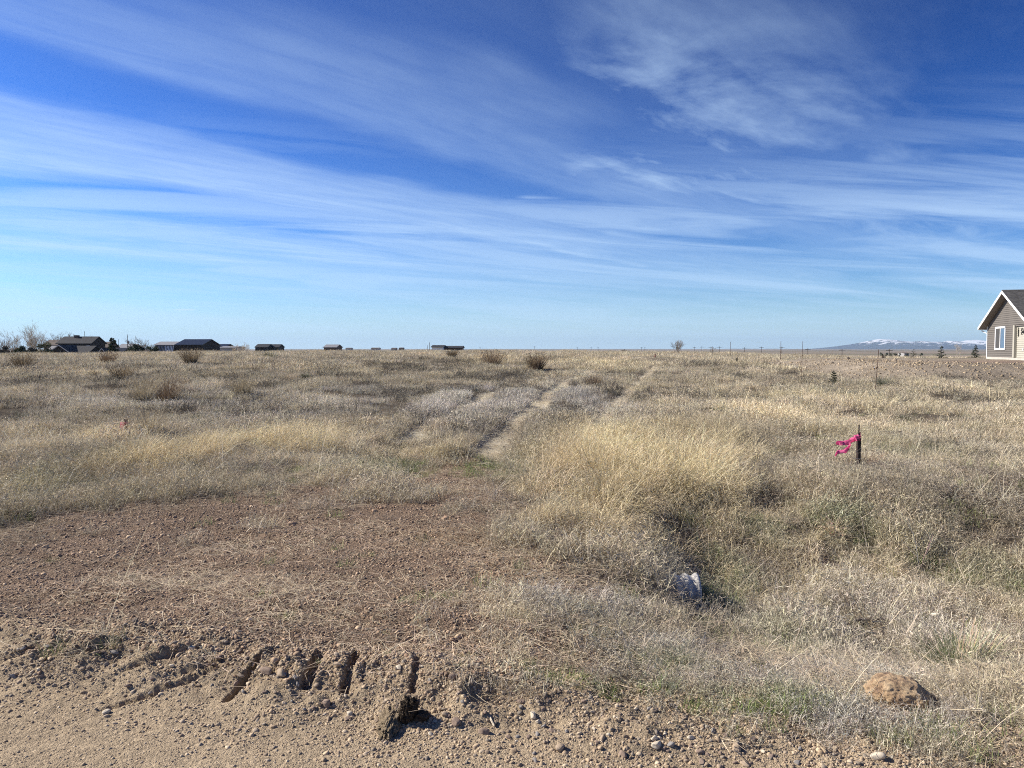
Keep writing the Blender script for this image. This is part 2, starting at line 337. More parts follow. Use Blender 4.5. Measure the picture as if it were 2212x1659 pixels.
def blade_mat(name, trans=.25):
    """for single plants: colour carried per blade"""
    m, n, l = new_mat(name)
    g = N(n, 'ShaderNodeAttribute'); g.attribute_type = 'GEOMETRY'; g.attribute_name = 'tone'
    b = N(n, 'ShaderNodeBsdfPrincipled'); b.inputs['Roughness'].default_value = .75; b.inputs['Specular IOR Level'].default_value = .25; l.new(g.outputs['Color'], b.inputs['Base Color'])
    t = N(n, 'ShaderNodeBsdfTranslucent'); l.new(g.outputs['Color'], t.inputs[0])
    mx = N(n, 'ShaderNodeMixShader'); mx.inputs[0].default_value = trans; l.new(b.outputs[0], mx.inputs[1]); l.new(t.outputs[0], mx.inputs[2])
    o = N(n, 'ShaderNodeOutputMaterial'); l.new(mx.outputs[0], o.inputs[0]); return m
def pebble_mat(name):
    m, n, l = new_mat(name)
    a = N(n, 'ShaderNodeAttribute'); a.attribute_type = 'INSTANCER'; a.attribute_name = 'tint'
    tc = N(n, 'ShaderNodeTexCoord'); nz = N(n, 'ShaderNodeTexNoise'); nz.inputs['Scale'].default_value = 3.5; nz.inputs['Detail'].default_value = 5; l.new(tc.outputs['Object'], nz.inputs['Vector'])
    f = ramp(n, l, nz.outputs[0], [(.3, .72), (.7, 1.2)])
    c = mixc(n, l, 1.0, a.outputs['Color'], f, 'MULTIPLY')
    b = N(n, 'ShaderNodeBsdfPrincipled'); b.inputs['Roughness'].default_value = .8; b.inputs['Specular IOR Level'].default_value = .3; l.new(c, b.inputs['Base Color'])
    o = N(n, 'ShaderNodeOutputMaterial'); l.new(b.outputs[0], o.inputs[0]); return m
def ground_mat():
    m, n, l = new_mat('soil')
    M = lambda op, a, b=None, c=None, clamp=False: math_node(n, l, op, a, b, c, clamp)
    a = N(n, 'ShaderNodeAttribute'); a.attribute_name = 'col'
    k = N(n, 'ShaderNodeAttribute'); k.attribute_name = 'kind'      # r stony, g far field
    sk = N(n, 'ShaderNodeSeparateColor'); l.new(k.outputs['Color'], sk.inputs[0])
    g = N(n, 'ShaderNodeNewGeometry')
    def nz(scale, detail=6, rough=.6):
        t = N(n, 'ShaderNodeTexNoise'); t.inputs['Scale'].default_value = scale; t.inputs['Detail'].default_value = detail; t.inputs['Roughness'].default_value = rough; l.new(g.outputs['Position'], t.inputs['Vector']); return t.outputs[0]
    v = N(n, 'ShaderNodeTexVoronoi'); v.inputs['Scale'].default_value = 70; l.new(g.outputs['Position'], v.inputs['Vector'])
    v2 = N(n, 'ShaderNodeTexVoronoi'); v2.inputs['Scale'].default_value = 160; l.new(g.outputs['Position'], v2.inputs['Vector'])
    sepv = N(n, 'ShaderNodeSeparateColor'); l.new(v.outputs['Color'], sepv.inputs[0])
    grain = ramp(n, l, sepv.outputs[0], [(0, .62), (.5, .95), (1, 1.45)])
    fine = ramp(n, l, nz(55, 6, .7), [(.25, .72), (.75, 1.3)])
    patch = ramp(n, l, nz(1.3, 5), [(.3, .82), (.7, 1.16)])
    far1 = ramp(n, l, nz(.35, 8, .7), [(.28, .55), (.5, .95), (.72, 1.45)])
    far2 = ramp(n, l, nz(.02, 6, .6), [(.3, .75), (.7, 1.25)])
    c = a.outputs['Color']
    c1 = mixc(n, l, 1.0, c, grain, 'MULTIPLY')
    c = mixc(n, l, sk.outputs[0], c, c1)
    c = mixc(n, l, 1.0, c, fine, 'MULTIPLY'); c = mixc(n, l, 1.0, c, patch, 'MULTIPLY')
    cf = mixc(n, l, 1.0, mixc(n, l, 1.0, a.outputs['Color'], far1, 'MULTIPLY'), far2, 'MULTIPLY')
    c = mixc(n, l, sk.outputs[1], c, cf)
    b = N(n, 'ShaderNodeBsdfPrincipled'); b.inputs['Roughness'].default_value = .95; b.inputs['Specular IOR Level'].default_value = .1; l.new(c, b.inputs['Base Color'])
    hgt = M('ADD', M('MULTIPLY', M('SUBTRACT', 1.0, v.outputs['Distance']), M('MULTIPLY', sk.outputs[0], .9)), M('ADD', M('MULTIPLY', M('SUBTRACT', 1.0, v2.outputs['Distance']), .4), M('MULTIPLY', nz(120, 4), .6)))
    bp = N(n, 'ShaderNodeBump'); bp.inputs['Strength'].default_value = .85; bp.inputs['Distance'].default_value = .009; l.new(hgt, bp.inputs['Height'])
    nf = M('MULTIPLY', nz(3.0, 9, .75), sk.outputs[1])
    bp2 = N(n, 'ShaderNodeBump'); bp2.inputs['Strength'].default_value = .9; bp2.inputs['Distance'].default_value = .25; l.new(nf, bp2.inputs['Height']); l.new(bp.outputs[0], bp2.inputs['Normal'])
    l.new(bp2.outputs[0], b.inputs['Normal'])
    o = N(n, 'ShaderNodeOutputMaterial'); l.new(b.outputs[0], o.inputs[0]); return m

# ------------------------------------------------------------------ object helpers
def link(name, verts, faces, mat=None, parent=None, smooth=False, tone=None):
    me = bpy.data.meshes.new(name)
    if isinstance(verts, np.ndarray): verts = verts.tolist()
    me.from_pydata(verts, [], faces)
    if mat: me.materials.append(mat)
    if smooth:
        me.polygons.foreach_set('use_smooth', [True] * len(me.polygons))
    if tone is not None:
        at_ = me.color_attributes.new('tone', 'FLOAT_COLOR', 'POINT')
        t = np.ones((len(verts), 4)); t[:, :3] = np.asarray(tone); at_.data.foreach_set('color', t.ravel())
    me.update()
    o = bpy.data.objects.new(name, me); COL.objects.link(o)
    if parent: o.parent = parent
    return o
def tag(o, label=None, cat=None, group=None, kind=None):
    if label: o['label'] = label
    if cat: o['category'] = cat
    if group: o['group'] = group
    if kind: o['kind'] = kind
    return o
def empty(name, loc, rz=0.0):
    o = bpy.data.objects.new(name, None); o.location = loc; o.rotation_euler = (0, 0, rz); o.empty_display_size = .2; COL.objects.link(o); return o
class MB:
    """collects simple solids into one mesh"""
    def __init__(s): s.v, s.f, s.t = [], [], []
    def add(s, vs, fs, tone=None):
        k = len(s.v); s.v += [tuple(q) for q in vs]; s.f += [tuple(k + i for i in q) for q in fs]
        s.t += [tone or (1, 1, 1)] * len(vs)
    def box(s, a, b, tone=None):
        (x0, y0, z0), (x1, y1, z1) = a, b
        s.add([(x0, y0, z0), (x1, y0, z0), (x1, y1, z0), (x0, y1, z0), (x0, y0, z1), (x1, y0, z1), (x1, y1, z1), (x0, y1, z1)],
              [(0, 3, 2, 1), (4, 5, 6, 7), (0, 1, 5, 4), (1, 2, 6, 5), (2, 3, 7, 6), (3, 0, 4, 7)], tone)
    def prism(s, prof, ax0, ax1, axis='y'):
        """prof: list of 2D points (x,z) extruded along y, or (y,z) along x"""
        n = len(prof)
        mk = (lambda p, q: (p[0], q, p[1])) if axis == 'y' else (lambda p, q: (q, p[0], p[1]))
        vs = [mk(p, ax0) for p in prof] + [mk(p, ax1) for p in prof]
        fs = [tuple(range(n)), tuple(range(2 * n - 1, n - 1, -1))] + [(i, i + n, (i + 1) % n + n, (i + 1) % n) for i in range(n)]
        s.add(vs, fs)
    def tube(s, pts, rad, n=6, tone=None, cap=True):
        pts = [Vector(p) for p in pts]; base = len(s.v)
        rads = rad if isinstance(rad, (list, tuple)) else [rad] * len(pts)
        ref = None; vs = []
        for i, p in enumerate(pts):
            d = (pts[min(i + 1, len(pts) - 1)] - pts[max(i - 1, 0)]).normalized()
            if ref is None: ref = d.orthogonal().normalized()
            ref = (ref - d * ref.dot(d)).normalized(); w = d.cross(ref)
            for k in range(n):
                a = 2 * math.pi * k / n; vs.append(p + (ref * math.cos(a) + w * math.sin(a)) * rads[i])
        fs = [(i * n + k, i * n + (k + 1) % n, (i + 1) * n + (k + 1) % n, (i + 1) * n + k) for i in range(len(pts) - 1) for k in range(n)]
        if cap: fs += [tuple(range(n - 1, -1, -1)), tuple((len(pts) - 1) * n + k for k in range(n))]
        s.add(vs, fs, tone)
    def ribbon(s, pts, w0, w1, side, tone):
        """flat tapered blade through pts; side = width direction"""
        vs = []; n = len(pts)
        for i, p in enumerate(pts):
            w = (w0 + (w1 - w0) * i / (n - 1)) * .5
            p = Vector(p); vs += [p - side * w, p + side * w]
        s.add(vs, [(2 * i, 2 * i + 1, 2 * i + 3, 2 * i + 2) for i in range(n - 1)], tone)
    def build(s, name, mat, parent=None, smooth=False, tones=False):
        o = link(name, s.v, s.f, mat, parent, smooth, np.array(s.t) if tones else None); return o
    def mesh(s, name, mat):
        o = s.build(name, mat, tones=True); COL.objects.unlink(o); return o

STRAW = straw_mat('dry_grass'); PEB = pebble_mat('gravel_stone'); SOIL = ground_mat(); BLADE = blade_mat('plant_blade')

# ------------------------------------------------------------------ ground: one sheet to the horizon
def build_ground():
    a0 = np.linspace(-46, 46, 720)
    ang = np.concatenate([np.linspace(-180, -47, 34)[:-1], a0, np.linspace(47, 180, 34)[:-1]])
    rad = np.concatenate([[.25, .6, 1.0, 1.4, 1.8, 2.1], np.geomspace(2.3, 14, 470), np.geomspace(14.1, 300, 300), np.geomspace(312, 30000, 70)])
    A, Rr = np.meshgrid(np.radians(ang), rad)
    x = (np.sin(A) * Rr).ravel(); y = (np.cos(A) * Rr).ravel()
    z = height(x, y)
    nA, nR = len(ang), len(rad)
    co = np.stack([x, y, z], 1); co = np.vstack([co, [[0, 0, float(z[:nA].mean())]]])
    me = bpy.data.meshes.new('ground')
    me.vertices.add(len(co)); me.vertices.foreach_set('co', co.ravel())
    i = np.arange(nR - 1)[:, None] * nA; j = np.arange(nA)[None, :]; j2 = (j + 1) % nA
    q = np.stack([i + j, i + nA + j, i + nA + j2, i + j2], -1).reshape(-1, 4)
    tri = np.stack([np.full(nA, nA * nR), np.arange(nA), (np.arange(nA) + 1) % nA], 1)
    nl = q.size + tri.size
    me.loops.add(nl); me.polygons.add(len(q) + len(tri))
    me.loops.foreach_set('vertex_index', np.concatenate([q.ravel(), tri.ravel()]))
    ls = np.concatenate([np.arange(len(q)) * 4, len(q) * 4 + np.arange(len(tri)) * 3])
    me.polygons.foreach_set('loop_start', ls)
    me.polygons.foreach_set('use_smooth', np.ones(len(q) + len(tri), bool))
    me.update(calc_edges=True); me.validate()
    # base colours of the soils and covers
    c = cover(x, y); r = c['r']
    n1 = fbm(x * .9, y * .9, 70, 4); n2 = fbm(x / 40, y / 22, 71, 4)
    def L3(a, b, t): return a + (b - a) * t[:, None]
    col = np.tile(np.array([.095, .076, .054]), (len(x), 1)) * (1 + .2 * n1)[:, None]
    col = L3(col, np.array([.17, .17, .09]), .5 * c['green'])
    fieldc = np.tile(np.array([.34, .285, .205]), (len(x), 1))
    fieldc = L3(fieldc, np.array([.44, .35, .20]), np.clip(c['gold'], 0, 1) * .7)
    fieldc = L3(fieldc, np.array([.25, .24, .16]), np.clip(.5 + n2, 0, 1) * .4)
    farw = S(30, 110, r)
    col = L3(col, fieldc, farw)
    plain = np.tile(np.array([.27, .22, .17]), (len(x), 1)) * (1 + .35 * fbm(x / 1500, y / 260, 72, 4))[:, None]
    plain = L3(plain, np.array([.13, .14, .08]), S(.1, .35, fbm(x / 2500, y / 350, 73, 3)) * .7)
    col = L3(col, plain, S(280, 700, r))
    col = L3(col, np.array([.58, .50, .36]), c['rut'] * (1 - S(100, 160, r)) * .9)
    dcol = np.array([.175, .125, .088])[None] * (1 + .18 * n1)[:, None]
    dcol = L3(dcol, np.array([.29, .205, .13]), np.clip(blob(x, y, P2B([(1000, 1160, 190, 30, .8), (1100, 1220, 120, 40, .6)])), 0, 1) * .7)
    col = L3(col, np.array([.22, .165, .125]), c['bare'] * .7)
    col = col * (1 - c['drive'][:, None]) + dcol * c['drive'][:, None]
    m = np.maximum(c['road'], c['shoulder'] * .75)
    col = L3(col, np.array([.35, .275, .185]), m)
    gold_m = np.clip(blob(x, y, P2B([(690, 1470, 190, 30, 1), (850, 1520, 40, 60, 1), (400, 1430, 160, 15, .5), (250, 1410, 60, 20, .6)])), 0, 1)
    col = L3(col, np.array([.38, .29, .19]), gold_m * .8)
    pc = np.tile(np.array([.34, .285, .215]), (len(x), 1))
    pc = L3(pc, np.array([.30, .20, .15]), np.clip(blob(x, y, [(38, 47, 14, 8, 1)]), 0, 1) * .6)
    col = L3(col, pc, c['pad'])
    col = np.clip(col, .02, .8)
    kind = np.zeros((len(x), 4)); kind[:, 3] = 1
    kind[:, 0] = np.maximum.reduce([c['drive'], c['shoulder'], c['road'] * .45, c['bare'] * .6]); kind[:, 1] = np.maximum(S(14, 40, r), c['pad'] * .8)
    kind[:, 1] *= (1 - c['drive'])
    for nm, dat in (('col', np.hstack([col, np.ones((len(x), 1))])), ('kind', kind)):
        att = me.color_attributes.new(nm, 'FLOAT_COLOR', 'POINT')
        att.data.foreach_set('color', np.vstack([dat, dat[:1]]).ravel())
    me.materials.append(SOIL)
    o = bpy.data.objects.new('ground', me); COL.objects.link(o); tag(o, kind='structure'); return o
build_ground()

# ------------------------------------------------------------------ scattering by geometry nodes (uncountable cover only)
def scatter(name, protos, pts, rot, scl, idx, tint, mat, label, cat):
    me = bpy.data.meshes.new(name); n = len(pts)
    me.vertices.add(n); me.vertices.foreach_set('co', np.asarray(pts, np.float32).ravel())
    for nm, ty, dat, key in (('rot', 'FLOAT_VECTOR', rot, 'vector'), ('scl', 'FLOAT_VECTOR', scl, 'vector'), ('idx', 'INT', idx, 'value')):
        a = me.attributes.new(nm, ty, 'POINT'); a.data.foreach_set(key, np.asarray(dat, np.int32 if ty == 'INT' else np.float32).ravel())
    a = me.attributes.new('tint', 'FLOAT_COLOR', 'POINT'); t4 = np.ones((n, 4), np.float32); t4[:, :3] = np.clip(tint, .01, .9); a.data.foreach_set('color', t4.ravel())
    me.materials.append(mat)
    o = bpy.data.objects.new(name, me); COL.objects.link(o)
    ng = bpy.data.node_groups.new(name + '_scatter', 'GeometryNodeTree')
    ng.interface.new_socket('Geometry', in_out='INPUT', socket_type='NodeSocketGeometry'); ng.interface.new_socket('Geometry', in_out='OUTPUT', socket_type='NodeSocketGeometry')
    nn, nl_ = ng.nodes, ng.links
    gi = nn.new('NodeGroupInput'); go = nn.new('NodeGroupOutput'); iop = nn.new('GeometryNodeInstanceOnPoints'); jn = nn.new('GeometryNodeJoinGeometry')
    for p in protos:
        oi = nn.new('GeometryNodeObjectInfo'); oi.inputs['Object'].default_value = p; oi.inputs['As Instance'].default_value = False
        g2 = nn.new('GeometryNodeGeometryToInstance'); nl_.new(oi.outputs['Geometry'], g2.inputs[0]); nl_.new(g2.outputs[0], jn.inputs[0])
    def named(nm, dt):
        a = nn.new('GeometryNodeInputNamedAttribute'); a.data_type = dt; a.inputs['Name'].default_value = nm; return a.outputs['Attribute']
    nl_.new(gi.outputs[0], iop.inputs['Points']); nl_.new(jn.outputs[0], iop.inputs['Instance']); iop.inputs['Pick Instance'].default_value = True
    nl_.new(named('idx', 'INT'), iop.inputs['Instance Index'])
    e2r = nn.new('FunctionNodeEulerToRotation'); nl_.new(named('rot', 'FLOAT_VECTOR'), e2r.inputs[0]); nl_.new(e2r.outputs[0], iop.inputs['Rotation'])
    nl_.new(named('scl', 'FLOAT_VECTOR'), iop.inputs['Scale'])
    nl_.new(iop.outputs[0], go.inputs[0])
    md = o.modifiers.new('scatter', 'NODES'); md.node_group = ng
    tag(o, label, cat, kind='stuff'); return o

rnd = random.Random(11)
def U(a, b): return rnd.uniform(a, b)
def tone(v=.25, warm=0.0):
    k = 1 + U(-v, v); return (k, k * (1 - warm * .05 + U(-.03, .03)), k * (1 - warm * .12 + U(-.06, .06)))
def blade(mb, base, ang, lean, L, w, curl, segs=3, tn=None, tip=.25):
    """an arching blade: starts at base, leans out in direction ang"""
    d = Vector((math.cos(ang), math.sin(ang), 0)); p = Vector(base); th = lean; pts = [p.copy()]
    for i in range(segs):
        th2 = th + curl * (i + .5) / segs
        p = p + (d * math.sin(th2) + Vector((0, 0, math.cos(th2)))) * (L / segs); pts.append(p.copy())
    side = Vector((-d.y, d.x, 0)); side = (side + d * U(-.8, .8)).normalized()
    mb.ribbon(pts, w, w * tip, side, tn or tone()); return pts
def tuft_mat_grass(w=.0038, n=36, rad=.13, h=.15):
    mb = MB()
    for i in range(n):
        a = U(0, 6.28); r = rad * math.sqrt(U(0, 1)); L = h * U(.5, 1.3)
        pts = blade(mb, (r * math.cos(a), r * math.sin(a), -.01), U(0, 6.28), abs(rnd.gauss(.25, .4)), L, w * U(.6, 1.3), U(.1, 1.8), 3, tone(.55))
        if rnd.random() < .5:         # drooping dry head
            q = pts[-1]
            for k in range(rnd.choice((1, 2, 3))):
                mb.ribbon([q, q + Vector((U(-1, 1), U(-1, 1), U(-.8, .7))) * .028], w * .7, w * 1.3, Vector((U(-1, 1), U(-1, 1), U(-.5, .5))).normalized(), tone(.35))
    return mb
def tuft_gold(w=.0036, n=34, rad=.10, h=.5):
    mb = MB()
    for i in range(n):
        a = U(0, 6.28); r = rad * math.sqrt(U(0, 1)); L = h * U(.55, 1.2)
        pts = blade(mb, (r * math.cos(a), r * math.sin(a), -.02), a + U(-1.4, 1.4), U(.02, .6), L, w * U(.8, 1.3), U(.4, 2.6), 6, tone(.4), .6)
        q = pts[-1]; dr_ = (pts[-1] - pts[-2]).normalized()
        for k in range(3):             # open seed head
            e = q - dr_ * .02 * k; mb.ribbon([e, e + (dr_ + Vector((U(-1, 1), U(-1, 1), U(-.6, .6))) * .9).normalized() * U(.02, .05)], w, w * .6, Vector((U(-1, 1), U(-1, 1), 0.1)).normalized(), tone(.25))
    return mb
def tuft_green(w=.004, n=40, rad=.10, h=.11):
    mb = MB()
    for i in range(n):
        a = U(0, 6.28); r = rad * math.sqrt(U(0, 1))
        blade(mb, (r * math.cos(a), r * math.sin(a), -.01), U(0, 6.28), abs(rnd.gauss(.2, .35)), h * U(.4, 1.2), w * U(.7, 1.2), U(.0, 1.2), 3, tone(.3))
    return mb
def tuft_weed(n=9, h=.16, leaf=.013):
    """stalks with many tiny dead leaves"""
    mb = MB()
    for i in range(n):
        a = U(0, 6.28); pts = blade(mb, (U(-.06, .06), U(-.06, .06), -.01), a, abs(rnd.gauss(.4, .35)), h * U(.5, 1.2), .003, U(.1, .9), 4, tone(.3), .5)
        for k in range(13):
            j = rnd.randrange(1, len(pts)); q = pts[j - 1].lerp(pts[j], rnd.random())
            d = Vector((U(-1, 1), U(-1, 1), U(-.3, 1))).normalized(); s = Vector((U(-1, 1), U(-1, 1), U(-1, 1))).normalized()
            mb.ribbon([q, q + d * leaf * U(.6, 1.6)], leaf * .45, leaf * .2, s, tone(.35))
    return mb
def tuft_litter(n=22, rad=.22, w=.0028):
    """flat lying straws"""
    mb = MB()
    for i in range(n):
        a = U(0, 6.28); x, y = U(-rad, rad), U(-rad, rad); L = U(.04, .22); z = U(.002, .02)
        d = Vector((math.cos(a), math.sin(a), U(-.05, .2))); b = Vector((-d.y, d.x, 0)) * U(-.25, .25) * L
        p = Vector((x, y, z)); mb.ribbon([p, p + d * L * .5 + b + Vector((0, 0, .008)), p + d * L], w, w * .5, Vector((-d.y, d.x, U(-.6, .6))).normalized(), tone(.3))
    return mb
def long_straw():
    mb = MB(); L = U(.2, .5)
    pts = blade(mb, (0, 0, 0), U(0, 6.28), U(.5, 1.25), L, .0035, U(.1, .6), 6, tone(.2), .5)
    for k in range(5):
        j = rnd.randrange(2, len(pts)); q = pts[j]; mb.ribbon([q, q + Vector((U(-1, 1), U(-1, 1), U(-.1, .8))).normalized() * U(.04, .16)], .0028, .001, Vector((U(-1, 1), U(-1, 1), 0)).normalized(), tone(.2))
    return mb
def protos(fn, k, nm, **kw): return [fn(**kw).mesh(nm, STRAW) for _ in range(k)]
PR = dict(
    mat_near=protos(tuft_mat_grass, 7, 'cheatgrass_tuft'),
    mat_mid=protos(tuft_mat_grass, 5, 'cheatgrass_patch', w=.007, n=46, rad=.20, h=.16),
    mat_far=protos(tuft_mat_grass, 4, 'grass_patch', w=.022, n=46, rad=.5, h=.22),
    gold_near=protos(tuft_gold, 6, 'golden_grass_tuft'),
    gold_far=protos(tuft_gold, 4, 'golden_grass_patch', w=.011, n=40, rad=.3, h=.45),
    green=protos(tuft_green, 5, 'green_grass_tuft'),
    weed=protos(tuft_weed, 6, 'weed_tuft'),
    litter=protos(tuft_litter, 6, 'straw_litter'),
    straw=protos(long_straw, 9, 'long_straw'))

def sample(n, r0, r1, expo, a0=-41, a1=41):
    """random points of the wedge, density falling as r^-expo"""
    u = np.random.rand(n); k = 2 - expo
    r = (r0 ** k + u * (r1 ** k - r0 ** k)) ** (1 / k) if abs(k) > 1e-6 else r0 * (r1 / r0) ** u
    a = np.radians(np.random.uniform(a0, a1, n)); return np.sin(a) * r, np.cos(a) * r
def put(name, key, x, y, keep, scale, tint, label, cat, tilt=.12, sink=0.0, mat=None):
    k = np.random.rand(len(x)) < keep; x, y = x[k], y[k]; n = len(x)
    z = height(x, y) - sink
    s = (scale[k] if isinstance(scale, np.ndarray) else np.full(n, scale)); s3 = np.stack([s * np.random.uniform(.8, 1.25, n), s * np.random.uniform(.8, 1.25, n), s * np.random.uniform(.75, 1.25, n)], 1)
    rot = np.stack([np.random.normal(0, tilt, n), np.random.normal(0, tilt, n), np.random.uniform(0, 6.28, n)], 1)
    ps = PR[key] if isinstance(key, str) else key
    return scatter(name, ps, np.stack([x, y, z], 1), rot, s3, np.random.randint(0, len(ps), n), tint[k], mat or STRAW, label, cat)
def tints(c, base, gold=None, green=None, grey=None, var=.16):
    n = len(c['r']); t = np.tile(np.array(base, float), (n, 1))
    for w, col in ((c['grey'], grey), (c['gold'], gold), (c['green'], green)):
        if col is not None: t = t + (np.array(col) - t) * np.clip(w, 0, 1)[:, None]
    t = t * (1 + .30 * c['sp'])[:, None] * np.array([1, 1, 1])
    return t * np.random.uniform(1 - var, 1 + var, (n, 1)) * np.random.uniform(.96, 1.04, (n, 3))

TAN, GOLDC, GREYC, GRN = (.56, .485, .345), (.70, .60, .39), (.55, .505, .425), (.33, .36, .17)
def build_cover():
    # 1 near low dry grass
    x, y = sample(52000, 3.0, 17, 1.0); c = cover(x, y)
    cl = fbm(x * 2.3, y * 1.7, 80, 3); patch = np.clip(.50 + 1.5 * cl, .06, 1)
    hgt = np.clip(.85 + .9 * cl + .55 * fbm(x * .7, y * .7, 81, 3) + .35 * c['gold'], .3, 1.8) * (.55 + .45 * S(3, 7, c['r'])) * (1 - .7 * c['rut'])
    put('dry_grass', 'mat_near', x, y, c['veg'] * patch * (1 - .97 * c['rut']) * (1 - .35 * c['green']), hgt, tints(c, TAN, GOLDC, (.44, .43, .29), GREYC),
        'low pale dead grass matted over the near field, bank and ditch', 'grass', .2)
    x, y = sample(46000, 15, 52, 1.35); c = cover(x, y)
    cl = fbm(x * 1.0, y * .65, 82, 4); patch = np.clip(.6 + 1.7 * cl, .08, 1)
    put('dry_grass', 'mat_mid', x, y, c['veg'] * patch * (1 - .98 * c['rut']), np.clip(1.0 + 1.3 * cl + .4 * fbm(x * .35, y * .35, 83, 3), .4, 2.1) * (1 - .6 * c['rut']), tints(c, TAN, GOLDC, (.42, .40, .28), GREYC),
        'low dry grass covering the middle of the field', 'grass', .15)
    x, y = sample(42000, 48, 240, 1.5); c = cover(x, y)
    put('dry_grass', 'mat_far', x, y, c['veg'] * np.clip(.7 + 1.5 * fbm(x * .3, y * .14, 84, 4), .1, 1), np.clip(1.0 + 1.1 * fbm(x * .3, y * .14, 84, 4), .5, 2.0), tints(c, TAN, GOLDC, (.42, .40, .28), GREYC),
        'dry grass of the far part of the field towards its crest', 'grass', .1)
    # darker low clumps that mottle the field
    x, y = sample(26000, 9, 75, 1.25); c = cover(x, y)
    w = c['veg'] * (1 - c['rut']) * np.clip(2.4 * fbm(x * .55, y * .26, 110, 4) - .15, 0, 1)
    put('dead_weeds', 'weed', x, y, np.clip(1.3 * w, 0, 1), (1.3 + 1.1 * S(10, 45, c['r'])) * np.clip(1 + .5 * fbm(x * .9, y * .9, 111, 2), .6, 1.5), tints(c, (.15, .13, .10), (.25, .20, .13), (.11, .13, .07), (.18, .16, .135), var=.3),
        'darker low dead weeds mottling the field', 'weeds', .25)
    # flattened pale straw on the floor of the wheel ruts
    x, y = sample(30000, 9, 60, 1.0, -12, 22); c = cover(x, y)
    put('straw_litter', 'litter', x, y, (c['rut'] > .5) * .9, .8 + .03 * c['r'], tints(c, (.78, .70, .54), var=.2), 'flattened pale straw lying in the wheel ruts', 'straw', .05)
    # 2 golden tall grass
    x, y = sample(30000, 6, 19, .8); c = cover(x, y)
    g = blob(x, y, GOLD); w = .55 * np.clip(g * 1.1 - .22 + 1.35 * fbm(x * 1.5, y * 1.3, 86, 4), 0, 1) * c['veg'] * (1 - c['rut'])
    put('golden_grass', 'gold_near', x, y, w, np.clip(.45 + .45 * g + .45 * fbm(x * .8, y * .8, 87, 3), .3, 1.15), tints(c, (.68, .58, .39), (.76, .64, .41), var=.28),
        'tall arching golden grass heads beside the wheel tracks and on the bank', 'grass', .15)
    x, y = sample(22000, 17, 150, 1.4); c = cover(x, y)
    w = np.clip(c['gold'] * 1.2 - .1, 0, 1) * c['veg'] * (1 - c['rut'])
    put('golden_grass', 'gold_far', x, y, w, np.clip(.7 + .5 * fbm(x * .3, y * .3, 88, 2), .4, 1.2), tints(c, (.62, .53, .35), (.68, .58, .37)),
        'patches of golden grass further up the field', 'grass', .12)
    # separate straw coloured bunches standing out of the low cover
    x, y = sample(12000, 7, 45, 1.1); c = cover(x, y)
    w = np.clip(2.2 * fbm(x * .8, y * .5, 120, 4) - .25, 0, 1) * c['veg'] * (1 - c['rut'])
    put('golden_grass', 'gold_near', x, y, w * .7, np.clip(.55 + .4 * fbm(x * 1.7, y * 1.7, 121, 2), .3, .9), tints(c, (.62, .545, .40), (.70, .60, .40), var=.3), 'scattered loose bunches of straw coloured grass across the field', 'grass', .25)
    x, y = sample(5000, 9, 34, 1.0); c = cover(x, y)
    put('long_straw', 'straw', x, y, c['veg'] * (1 - c['rut']) * .8, np.random.uniform(.7, 1.5, len(x)), tints(c, (.66, .59, .44), var=.25), 'single dry stalks leaning across the field grass', 'straw', .4)
    # 3 green shoots and ground plants
    x, y = sample(26000, 3.1, 40, 1.2); c = cover(x, y)
    w = np.clip(c['green'] * 1.2 + .10 * (c['r'] < 20), 0, 1) * (1 - c['road']) * (1 - .6 * c['drive'] * (c['green'] < .3)) * (1 - c['pad'])
    w = w * (1 - .8 * c['drive'] * (c['green'] < .2)) * (1 - .9 * c['rut'])
    put('green_grass', 'green', x, y, w, np.clip(.6 + .5 * fbm(x, y, 89, 2) + .25 * S(5, 9, c['r']), .3, 1.3), tints(c, (.26, .30, .12), None, (.20, .30, .07), var=.25),
        'short green shoots coming up through the dead grass', 'grass', .15)
    # 4 grey weeds in ditch and around the drive
    x, y = sample(34000, 3.1, 15, .9); c = cover(x, y)
    w = c['veg'] * (1 - .95 * c['rut']) * np.clip(.35 + .9 * fbm(x * 1.1, y * 1.1, 90, 3), .03, .95) * (1 - .5 * c['gold'])
    put('dead_weeds', 'weed', x, y, w, np.clip(.75 + .4 * fbm(x * 1.5, y * 1.5, 91, 2), .4, 1.3) * (.7 + .4 * S(4, 9, c['r'])), tints(c, (.40, .35, .27), None, (.28, .31, .17), (.42, .38, .32), var=.3),
        'grey brown dead weeds filling the ditch and field edge', 'weeds', .3)
    # 5 straw litter over ditch and edge of the gravel
    x, y = sample(12000, 3.2, 12, .9); c = cover(x, y)
    w = np.clip(c['veg'] * .6 + c['drive'] * np.clip(.22 + .8 * fbm(x * .9, y * 1.6, 92, 4) + .5 * S(.9, .1, c['dr']), 0, .9) + c['bare'] * .4, 0, 1) * (1 - c['road']) * (1 - .8 * c['shoulder'])
    put('straw_litter', 'litter', x, y, w * .8, .9, tints(c, (.50, .41, .29), var=.25), 'loose dead straws lying over gravel and grass', 'straw', .05)
    x, y = sample(2600, 3.4, 13, .8); c = cover(x, y)
    put('long_straw', 'straw', x, y, np.clip(c['veg'] * .6 + c['drive'] * .10, 0, 1) * (1 - c['road']), np.random.uniform(.5, 1.2, len(x)), tints(c, (.62, .54, .38), var=.2), 'long single dry stalks leaning out of the ditch grass', 'straw', .2)
build_cover()

